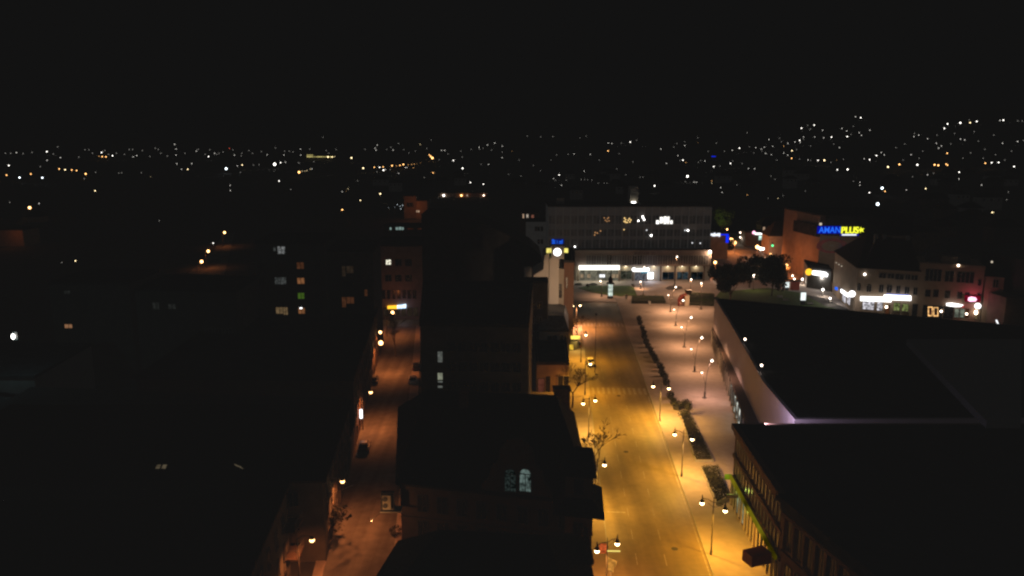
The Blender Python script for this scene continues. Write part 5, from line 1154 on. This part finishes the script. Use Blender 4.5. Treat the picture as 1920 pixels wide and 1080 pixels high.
P = G(742,1006); t = thing('round_bush', 'small round dark bush on the right side of the side street', 'bush', P); m = MB(); rnd = random.Random(5)
for _ in range(350):
    d = Vector((rnd.gauss(0,1), rnd.gauss(0,1), rnd.gauss(0,1))).normalized(); p = P+Vector((0,0,.8))+d*.75*rnd.uniform(.7,1.1); m.add([p+Vector((rnd.uniform(-.15,.15),rnd.uniform(-.15,.15),rnd.uniform(-.15,.15))) for _ in range(3)], [[0,1,2]])
m.build('foliage', M['leaf_dark'], t); m = MB(); m.tube([tuple(P),(P.x,P.y,.8)], .06, 5); m.build('stem', M['bark'], t)
for px, py, lb in ((421,436,'farthest orange lamp of the lit corner street at the left'),(415.5,436,None),(390.5,471,'middle orange lamp of the lit corner street at the left'),(378,490.5,'nearest orange lamp of the lit corner street at the left')):
    if lb is None: continue
    wallamp(px, py, 7, lb, .55, 1500, 1.2, group='lamps of the lit corner street at the left')
wallamp(55.5,389.5,8,'yellow lamp above the brown low house at the far left', .8, 900, 1)

# ------------------------------------------------------------------ cars
def car(name, label, paint, loc, rz, group=None, lights=False):
    t = thing(name, label, 'car', (0,0,0), group)
    def sec(y, w, z0, z1, wt=None):
        wt = wt or w*.96; return [(-w,y,z0),(-w,y,(z0+z1)*.55),(-wt,y,z1),(wt,y,z1),(w,y,(z0+z1)*.55),(w,y,z0)]
    m = MB(); m.loft([sec(-2.15,.72,.35,.62,.66), sec(-2.05,.84,.26,.8,.78), sec(-1.2,.88,.22,.92,.84), sec(-.2,.89,.22,.95,.85), sec(1.0,.88,.22,.92,.84), sec(1.6,.87,.22,.9,.82), sec(2.05,.82,.26,.74,.74), sec(2.18,.7,.36,.6,.62)])
    m.loft([sec(-1.75,.74,.88,.9,.7), sec(-1.25,.74,.9,1.36,.6), sec(-.9,.74,.9,1.45,.58), sec(.1,.74,.9,1.46,.58), sec(.45,.74,.9,1.36,.6), sec(1.15,.74,.88,.92,.7)]); bd = m.build('body', M[paint], t)
    m = MB(); q = [(-.64,.49,1.34),(.64,.49,1.34),(.72,1.14,.95),(-.72,1.14,.95)]; m.add(q+[(x,y+.02,z+.02) for x,y,z in q], [[0,1,2,3],[4,5,6,7],[0,1,5,4],[1,2,6,5],[2,3,7,6],[3,0,4,7]]); m.build('windscreen', M['glass'], t)
    m = MB(); q = [(-.62,-1.27,1.34),(.62,-1.27,1.34),(.72,-1.77,.93),(-.72,-1.77,.93)]; m.add(q+[(x,y-.02,z+.02) for x,y,z in q], [[0,1,2,3],[4,5,6,7],[0,1,5,4],[1,2,6,5],[2,3,7,6],[3,0,4,7]]); m.build('rear_window', M['glass'], t)
    for s in (-1, 1):
        m = MB(); q = [(s*.76,-1.5,.95),(s*.76,.95,.95),(s*.64,.4,1.36),(s*.63,-1.15,1.36)]; m.add(q+[(x+s*.02,y,z) for x,y,z in q], [[0,1,2,3],[4,5,6,7],[0,1,5,4],[1,2,6,5],[2,3,7,6],[3,0,4,7]]); m.build('side_window', M['glass'], t)
        for y in (-1.32, 1.35):
            m = MB(); m.tube([(s*.7,y,.32),(s*.91,y,.32)], .32, 14); w_ = m.build('wheel', M['tyre'], t); m = MB(); m.tube([(s*.9,y,.32),(s*.92,y,.32)], .2, 10); m.build('rim', M['rim'], w_)
        m = MB(); m.box((s*.6,2.13,.62), (.3,.12,.14)); m.build('headlight', M['lmetal'], t); m = MB(); m.box((s*.62,-2.1,.68), (.24,.1,.16)); m.build('tail_light', M['tail'], t)
    t.location = loc; t.rotation_euler.z = rz; return t
car('parked_car', 'pale car parked beside the lantern post on the left kerb, lit yellow', 'csilver', G(1107,683,.02), AL+math.pi)
car('parked_car', 'white car parked against the tall dark block in the side street', 'cwhite', G(774,716,.02), .1)
car('parked_car', 'dark car parked just beyond the white car in the side street', 'cblack', G(781,692,.02), .1)
c3 = car('parked_car', 'black car parked behind the steep black roof, the farther of two', 'cblack', G(771,778,.02), .1)
car('parked_car', 'black car with one small bright reflection, the nearer of two', 'cblack', G(768,806,.02), .1)
car('parked_car', 'dark car on the left side of the side street below the white glowing sign', 'cblack', G(683,842,.02), .1)
car('parked_car', 'dark car at the left kerb of the side street near the middle lamp', 'cblack', G(701,716,.02), .1)
car('parked_car', 'dark car behind the glowing yellow kiosk', 'cblack', G(1081,650,.02), AL)

# ------------------------------------------------------------------ square furniture
P = G(1144,559,.14); t = thing('advertising_column', 'round advertising column glowing white under a dark onion cap and spire', 'advertising column', P); x, y, z = P
k_ = y/F; m = MB(); m.lathe(tuple(P), [(.95,0),(.95,.5),(.8,.7)], 16); m.build('base', M['dframe'], t)
z0 = .85; z1 = Y(1144,532.5,y).z
m = MB(); m.lathe(tuple(P), [(.74,z0),(.74,z1-.2)], 18); m.build('lit_drum', M['s_drum'], t)
m = MB()
for i in range(4): a_ = i*math.pi/2+.3; m.box((x+.76*math.cos(a_),y+.76*math.sin(a_),z+(z0+z1)/2), (.08,.08,z1-z0))
for zz in (z0+1.25, z0+2.5): m.lathe(tuple(P), [(.755,zz),(.77,zz+.04),(.755,zz+.08)], 18)
m.build('posts', M['dframe'], t)
m = MB(); m.lathe(tuple(P), [(.8,z1-.2),(1.35,z1),(1.35,z1+.25),(.9,z1+.4),(.75,z1+.7),(.8,z1+1.2),(.65,z1+1.8),(.4,z1+2.1),(.25,z1+2.5),(.08,z1+3.2),(.03,z1+6)], 16); m.build('cap', M['dframe'], t)
P = G(1282,574,.14); t = thing('red_stall', 'small red stall with a pale wall beside the broad hedge', 'stall', P); x, y, z = P
m = MB(); m.box((x+.9,y+.4,1.8), (1.3,1.6,3.3)); m.build('pale_wall', M['cream'], t)
m = MB(); m.tube([(x-1.5,y,.2),(x-1.5,y,2.2),(x-.9,y,3.3),(x,y,3.7),(x+.7,y,3.5)], [.3,.5,.6,.55,.4], 8); m.box((x-.7,y+.5,1.9), (1.5,.5,2.6)); m.build('red_arch', M['cred'], t)
m = MB(); m.box((x-.6,y+.6,1.2), (1.6,.9,1.9)); m.build('counter', M['brick'], t)
P = G(1290,556,.14); t = thing('bin_house', 'low brown box shelter behind the red stall', 'shelter', P); x, y, z = P; m = MB(); m.box((x,y,1.2), (1.9,1.2,2.0)); m.build('wall', M['brown'], t); m = MB(); m.box((x,y,2.3), (2.2,1.5,.15)); m.build('roof', M['dframe'], t)
P = G(1217.5,571,.14); t = thing('litter_bin', 'small pale litter bin in front of the low hedge', 'litter bin', P); m = MB(); m.lathe(tuple(P), [(.28,0),(.38,1.0)], 10); m.build('bin', M['cwhite'], t); m = MB(); m.lathe(tuple(P), [(.4,1.0),(.4,1.08),(.2,1.15)], 10); m.build('rim', M['lmetal'], t)
P = G(1174,562,.14); t = thing('bench_stand', 'small tan information stand on the square', 'information stand', P); x, y, z = P; m = MB(); m.box((x,y,1.1), (.7,.2,1.4)); m.build('panel', M['cream'], t); m = MB(); m.box((x-.3,y,.3), (.06,.06,.6)); m.box((x+.3,y,.3), (.06,.06,.6)); m.build('legs', M['metal'], t)
for px, py, lb in ((1085,534,'left one of two small round beds before the store entrance'),(1112,534,'right one of two small round beds before the store entrance')):
    P = G(px,py,.14); t = thing('round_bed', lb, 'flower bed', P); m = MB(); m.lathe(tuple(P), [(1.5,0),(1.5,.3),(1.3,.35)], 18); m.build('border', M['concrete'], t); m = MB(); m.lathe(tuple(P), [(1.25,.3),(1.0,.5),(.3,.6)], 14); m.build('planting', M['leaf_dark'], t)
P = G(1505,573); t = thing('lit_billboard', 'white glowing poster case standing at the lawn edge', 'poster case', P); x, y, z = P; h0, h1 = Y(1505,563,y), Y(1505,548.5,y)
m = MB(); m.box((x,y,(h0.z+h1.z)/2), (1.5,.3,h1.z-h0.z)); m.build('panel', M['s_poster'], t); m = MB(); m.box((x,y+.02,h0.z/2+.1), (1.3,.3,h0.z)); m.box((x,y+.2,(h0.z+h1.z)/2), (1.75,.15,h1.z-h0.z+.3)); m.build('frame', M['dframe'], t)
P = G(1475,545); t = thing('lit_case', 'second glowing white case under the orange canopy of the avenue', 'poster case', P); x, y, z = P; h0, h1 = Y(1475,539,y), Y(1475,529,y)
m = MB(); m.box((x,y,(h0.z+h1.z)/2), (1.3,.3,h1.z-h0.z)); m.build('panel', M['s_poster'], t); m = MB(); m.box((x,y+.02,h0.z/2), (1.0,.3,h0.z)); m.build('foot', M['dframe'], t)
P = G(1492,545); t = thing('red_kiosk', 'reddish kiosk beside the second glowing case', 'kiosk', P); x, y, z = P; m = MB(); m.box((x,y+1,1.6), (2.4,2,3.2)); m.build('wall', M['cred2'], t); m = MB(); m.box((x,y+1,3.3), (3,2.6,.2)); m.build('roof', M['dframe'], t)
for px, py, lb in ((1519,573,'low tan stand at the right of the white poster case'),(1474,566,'low tan bench at the near edge of the lawn'),(1462,560,'dark bench on the lawn path')):
    P = G(px,py); t = thing('park_bench', lb, 'bench', P); x, y, z = P; m = MB(); m.box((x,y,.5), (1.7,.5,.08)); m.build('seat', M['plaster'], t); m = MB(); m.box((x,y+.25,.8), (1.7,.07,.45)); m.build('backrest', M['plaster'], t)
    for s in (-1,1): m = MB(); m.box((x+s*.7,y,.25), (.08,.45,.46)); m.build('leg', M['metal'], t)
for px, py, lb in ((1102,541,'small shrub on the left end of the half round lawn'),(1187,541,'small reddish shrub at the right end of the half round lawn')):
    leafy('small_shrub', lb, tuple(G(px,py,.2)), 1.8, .8, .05, 160, seed=px, leaf=.18)

# ------------------------------------------------------------------ far town: lights, one lamp each
cols = {'W': (1,.95,.86), 'Y': (1,.78,.42), 'O': (1,.5,.16), 'B': (.82,.93,1), 'R': (1,.12,.06), 'G': (.4,.8,.2)}
TM = {}
for k, c in cols.items():
    for nm, st in (('3', 5), ('2', 1.9), ('1', .7)): TM[k+nm] = emi('town_light_'+k.lower()+nm, c, st)
left_l = """92 258 W2;180 257 W1;263 253 W3;265 301 W2;340 286 W2;443 284 W1;50 331 W3;37 385 O3;110 399 B4;173 379 O3;238 400 B4;226 337 W1;333 350 O3;366 355 Y3;403 356 O3;431 359 O3;482 378 O4;538 369 W1;557 279 O2;575 281 O3;596 282 O3;633 276 W3;571 258 W3;590 247 W1;478 242 W1;325 226 W1;500 243 W1;727 241 W1;745 241 W1;769 275 W2;749 282 W2;843 279 W1;873 233 W1;890 240 W1;982 212 W2;990 238 W2;990 272 W2;941 278 W1;995 321 W2;1021 352 W2;1056 352 Y3;1078 320 W2;1105 250 W2;1115 240 W1;1154 268 W1;1173 281 W3;1180 243 W1;1207 262 W2;1220 268 W1;1232 262 W1;1255 255 W1;1290 235 R2;1310 243 W1;1318 272 W2;1360 262 W1;1358 277 W1;1400 247 W1;1272 349 B5;1335 333 W2;1362 328 Y3;1352 370 W1;1425 328 W1;1457 326 W1;1503 271 W2;1545 324 W6;1578 315 W3;1606 312 W2;1597 272 W2;1550 232 W1;1627 250 W1;1648 254 W1;1690 239 W2;1692 272 W2;1742 239 W1;1817 172 W1;1835 247 W1;1890 240 W1;1682 369 O5;1699 363 Y2;1715 362 Y2;1727 360 Y2;1745 351 Y2;1755 350 W2;1678 315 W1;1685 318 W1;1766 310 W1;1570 418 W3;1635 466 W1;1295 443 W2;1296 472 W2;535 473 Y3;847 394 Y1;668 374 W1;684 372 W1;795 372 W1;474 405 W1;55 538 W1;220 545 W2;896 641 W1;348 877 W1;424 867 Y3;1199 768 W3;1845 283 Y4;1868 283 Y3;1882 281 Y2;30 262 W1;60 262 W1;130 264 W1;300 266 W1;520 262 W1;655 262 W1;800 246 W1;905 262 W1;1040 262 W1;1420 262 W1;1470 252 W1;1600 250 W1;1850 262 W1;700 268 W1;610 268 W1"""
mid_l = """57 288 Y4;123 346 Y4;185 341 O3;215 341 W3;235 339 O3;237 357 W4;200 366 W1;248 355 W2;285 332 O4;310 333 O2;330 330 O3;349 325 O4;360 342 W2;369 342 W2;376 327 O2;396 325 O2;411 323 O2;405 344 O2;425 320 O1;445 317 O1;323 375 W2;275 354 W1;202 216 W2;190 233 W2;195 245 W2;133 240 W1;291 244 W2;279 229 W1;321 207 W1;351 242 W1;417 250 W1;443 211 Y2;495 272 O3;503 280 O4;512 289 O5;564 246 W2;581 246 W2;550 298 W1;630 303 W3;682 347 W4;680 284 W1;673 250 W1;775 228 W2;777 238 W1;798 234 W1;822 215 W2;862 205 W2;905 222 W2;906 255 W1;905 287 W2;828 325 W2;786 325 W1;515 372 O3;525 372 O1;467 398 W1;505 187 W1;92 418 W1;219 490 Y4;38 462 Y2;5 478 W2;28 475 O1;5 580 O4;107 527 Y3;726 426 W3;799 436 W3;1046 165 W1;1122 170 W1;1190 168 W1;1342 175 W1;1377 165 W1;1502 205 W2;1521 207 W2;1500 249 O3;1575 206 W1;1625 199 W3;1661 189 W1;1563 265 W1;1400 268 W2;1309 266 W2;1276 268 W1;1210 271 W1;1366 363 W2;1225 384 W3;1193 405 W2;1204 413 W1;1238 442 W2;1265 413 W1;1350 410 W1;1368 411 W1;1385 412 W1;1410 413 W1;1445 430 W1;1480 430 W1;1495 431 W1;1549 350 W1;1600 383 W1;1680 397 W1;1697 397 W1;1762 445 W4;1797 238 W2;1829 319 W2;1870 228 W1;1893 275 W2;1904 303 W1;1918 300 W2;1887 207 W1;1160 545 W2;1305 547 W2;1120 360 W1;255 240 W1;600 265 W1;480 235 W1;380 260 W1;730 240 W1;845 245 W1;960 250 O1;1000 300 W1;1080 330 W1;1180 300 W1;1450 300 W1;1640 310 W1;940 380 W1;1010 390 W1;315 550 B2;330 560 B2;345 555 B2;300 566 B1;335 575 B2;265 568 B1"""
right_l = """12 219 W2;12 197 W1;2 301 W3;18 314 O2;86 175 W1;86 203 O1;103 303 W1;88 313 W1;125 306 W2;175 337 W3;210 335 W1;190 205 W1;143 252 W1;163 418 O2;163 430 Y2;27 392 W5;63 424 W2;77 425 W2;15 420 W1;214 455 W2;222 482 W2;269 319 W3;281 306 W1;279 245 W2;319 233 W3;334 320 W1;363 146 W1;363 496 O2;370 348 W2;405 349 W2;375 226 W1;411 231 W2;443 238 W2;446 250 W1;460 228 W2;466 263 W2;485 185 W2;506 223 W2;499 270 W2;545 177 W1;555 197 W1;568 222 O2;568 261 W2;592 206 W2;591 272 W2;615 248 Y3;613 290 O3;632 198 W2;658 190 W3;662 202 W2;657 294 W1;668 121 W3;680 171 W2;680 183 W1;703 105 W1;720 125 W1;714 131 W1;740 104 W3;743 170 W2;787 133 W2;793 175 W2;837 171 W3;705 300 W2;720 301 W1;761 302 W3;797 302 Y4;834 314 W1;867 301 O1;905 296 W1;882 230 W2;896 122 W2;923 137 W2;926 168 W3;947 155 W1;960 110 W1;972 57 W2;1002 62 W3;993 147 W2;1006 161 W2;1053 132 W2;870 355 W3;928 353 W4;1021 293 W2;1052 298 W3;1090 275 W3;1117 258 W2;1134 271 W2;1155 339 Y4;1219 325 O4;1320 327 W4;1285 270 W2;1417 327 O4;1438 330 O4;1482 323 O3;1490 329 O3;1488 262 O3;1377 383 W2;1293 395 W1;1411 375 W1;1301 168 W2;1304 150 W1;1328 160 W2;1378 180 W2;1427 206 W2;1455 221 W2;1440 233 W2;1431 160 W1;1472 122 W3;1490 97 W3;1562 91 W4;1617 90 Y3;1612 75 W1;1654 83 W3;1563 182 W2;1586 187 W2;1664 194 W1;1508 209 W1;1785 77 W2;1804 76 W3;1886 80 W1;1910 80 W1;1800 206 W2;1884 196 W2;1917 190 W1;1702 318 O3;1738 315 W3;1777 314 W3;1812 300 W1;1864 337 W3;1690 290 W1;1555 368 W3;1554 407 W2;1577 290 W1;1681 441 W2;1832 480 W1;1822 523 W1;1741 595 Y3;1750 595 Y2;1122 458 B5;1138 476 O3;1050 484 W3;1258 468 W2;1367 461 Y3;1097 548 B6;997 425 W2;997 442 W2;960 420 W1;536 515 Y2;480 515 W1;565 500 W1;497 390 W1;520 409 W1;690 475 W1;305 440 W1;235 250 W1;400 260 W1;530 300 W1;640 240 W1;720 220 W1;850 210 W1;1200 230 W1;1250 210 W1;1350 250 W1;1530 150 W1;1640 140 W1;1750 160 W1;1700 240 W1;1850 250 W1;1760 270 W1;1240 300 W1;1330 290 W1;1620 260 W1"""
spots = []
for blk, ox in ((left_l,0),(mid_l,640),(right_l,1280)):
    for s_ in blk.split(';'):
        a_, c_, k = s_.split(); spots.append((ox+float(a_)/3, 200+float(c_)/3, k[0], int(k[1])))
spots.sort(key=lambda s: -s[3])
RAD = {6: 2.3, 5: 1.8, 4: 1.08, 3: .76, 2: .52, 1: .45}; LV = {6:'3',5:'3',4:'3',3:'3',2:'2',1:'1'}
protos = {}; dimmb = {}
cn = {'W':'white','Y':'pale yellow','O':'orange','B':'bluish white','R':'red','G':'green'}; sn = {6:'very large', 5:'very bright', 4:'bright', 3:'clear', 2:'small', 1:'faint'}
def region(px): return 'on the left part of the far plain' if px < 640 else ('on the far plain above the curved black roof' if px < 1080 else ('on the slope above the department store' if px < 1400 else 'on the right hand hillside'))
nn_ = 0
def town_mesh(mb, c, r, ph, o=0):
    mb.tube([(c[0],c[1],c[2]), (c[0],c[1],c[2]+ph)], [.12,.07], 4, mi=0); mb.ball((c[0],c[1],c[2]+ph), r, 6, mi=1)
for i, (px, py, ck, sz) in enumerate(spots):
    p, g = march(px, py, 7.0)
    dist = (p-Vector((0,0,H))).length; r = RAD[sz]*dist/F
    key = ck+LV[sz]
    if i < 296:
        mb = MB(); ph = max(p.z-g, 3.0); sc = r
        if key not in protos:
            pm = MB(); pm.tube([(0,0,-1),(0,0,0)], [.02,.012], 4, mi=0); pm.ball((0,0,0), 1.0, 8, mi=1)
            ob = pm.build('street_lamp', [M['metal'], TM[key]]); protos[key] = ob; o = ob
        else:
            o = protos[key].copy(); COL.objects.link(o)
        o.location = p; o.scale = (r, r, r)
        gname = 'far %s street lights %s' % (cn[ck], region(px))
        tag(o, '%s distant %s street light %s' % (sn[sz], cn[ck], region(px)), 'street light', gname)
    else:
        mb = dimmb.setdefault('x', MB()); mb.ball(p, r, 5, mi='WYOBRG'.index(ck)); mb.tube([(p.x,p.y,g),(p.x,p.y,p.z)], .1, 3, mi=6)
o = dimmb['x'].build('far_town_lights', [TM[c+'1'] for c in 'WYOBRG']+[M['metal']]); tag(o, 'faintest scattered lights of the far town and slopes', 'town lights', kind='stuff')
# lit long building far away + blue strip
p0, g0 = march(575, 297.5, 2); p1_ = Vector((march(627, 297.5, 2)[0].x, p0.y, g0)); t = thing('long_lit_building', 'long far building lit yellow under its eaves', 'building', (p0.x, p0.y, g0-5)); q1 = Y(627, 296.5, p0.y); q0 = Y(575, 290.5, p0.y)
m = MB(); m.prism([(p0.x,p0.y),(q1.x,p0.y),(q1.x,p0.y+30),(p0.x,p0.y+30)], g0-8, q1.z+3); m.build('wall', M['dark_wall'], t)
for k in range(12):
    a_ = 575.5+k*4.25; u0, u1 = Y(a_, 295, p0.y-1), Y(a_+3.2, 292 if k > 2 else 290.5, p0.y-1); zt0 = Y(a_, 294.5, p0.y-1).z; zt1 = Y(a_, 291.5-(1 if k < 3 else -.5), p0.y-1).z
    m = MB(); m.prism([(u0.x,p0.y-2),(u1.x,p0.y-2),(u1.x,p0.y-.5),(u0.x,p0.y-.5)], zt0, zt1); m.build('lit_window', M['s_farlit'], t)
m = MB(); m.prism([(p0.x,p0.y-3),(q1.x,p0.y-3),(q1.x,p0.y+33),(p0.x,p0.y+33)], q1.z+3.01, q1.z+5); m.build('roof', M['roof'], t)
p0, g0 = march(1338, 293.3, 6); w = 3.8/F*p0.y; t = thing('blue_roof_sign', 'short blue light line on a far building', 'sign', (p0.x,p0.y,g0)); m = MB(); m.box((p0.x,p0.y+4,(g0-3+p0.z-2)/2), (2.6*w,7,p0.z-2-g0+3)); m.build('building_wall', M['dark_wall'], t); m = MB(); m.box((p0.x,p0.y,p0.z), (2*w,.5,w*.32)); m.build('blue_tube', M['s_blue'], t)
# dark houses between the square and the slopes
rnd = random.Random(12); made = 0; tries = 0; bxs = []
litpos = [(s[0], s[1]) for s in spots]+[(1185,380),(590,293)]
while made < 46 and tries < 4000:
    tries += 1; px = rnd.uniform(650, 1900); r_ = rnd.uniform(380, 900); az = math.atan((px-CX)/F); x, y = r_*math.sin(az), r_*math.cos(az)
    g = hgt(x, y); w, d, h_ = rnd.uniform(9,16), rnd.uniform(8,11), rnd.uniform(5,9); rr = h_+rnd.uniform(2.5,4)
    a0 = proj((x-w/2-1,y,g)); a1 = proj((x+w/2+1,y,g+rr)); 
    if any(a0[0]-2 < lx < a1[0]+2 and a1[1]-2 < ly < a0[1]+1 for lx, ly in litpos): continue
    if any(abs(x-bx) < 18 and abs(y-by) < 16 for bx, by in bxs): continue
    if a0[1] > 392 and 1020 < px < 1340: continue
    if a0[1] > 362 and (740 < px < 1040 or 1330 < px < 1700): continue
    if a0[1] > 470 : continue
    bxs.append((x, y)); made += 1
    t = thing('dark_house', 'unlit house of the quarter beyond the square, barely visible', 'house', (x,y,g), 'unlit houses beyond the square')
    q_ = [(x-w/2,y-d/2),(x+w/2,y-d/2),(x+w/2,y+d/2),(x-w/2,y+d/2)]
    mm = 'faintwall' if rnd.random() < .5 else 'dark_wall'
    MB().prism(q_, g-4, g+h_).build('wall', M[mm], t); hip_roof(t, q_, g+h_, [(x-w/2+d*.3,y),(x+w/2-d*.3,y)], g+rr, 'roof')
    for k in range(3): win(t, (x-w/3+k*w/3, y-d/2, g+h_-2.6), (1,0), (0,-1), 1.2, 1.4, 'glass', 'dframe')
M_done = True
# ------------------------------------------------------------------ sky
w = bpy.data.worlds.new("World"); scene.world = w; w.use_nodes = True
N, L = w.node_tree.nodes, w.node_tree.links; N.clear()
o = N.new('ShaderNodeOutputWorld'); bg = N.new('ShaderNodeBackground'); bg.inputs[0].default_value = (1,.99,.98,1); bg.inputs[1].default_value = .0061; L.new(bg.outputs[0], o.inputs[0])
scene.view_settings.view_transform = 'Standard'; scene.view_settings.look = 'None'; scene.view_settings.exposure = 0
scene.cycles.use_denoising = True; scene.cycles.filter_width = 2.3; scene.cycles.use_light_tree = True
scene.cycles.max_bounces = 3; scene.cycles.diffuse_bounces = 2; scene.cycles.glossy_bounces = 2
scene.cycles.caustics_reflective = False; scene.cycles.caustics_refractive = False
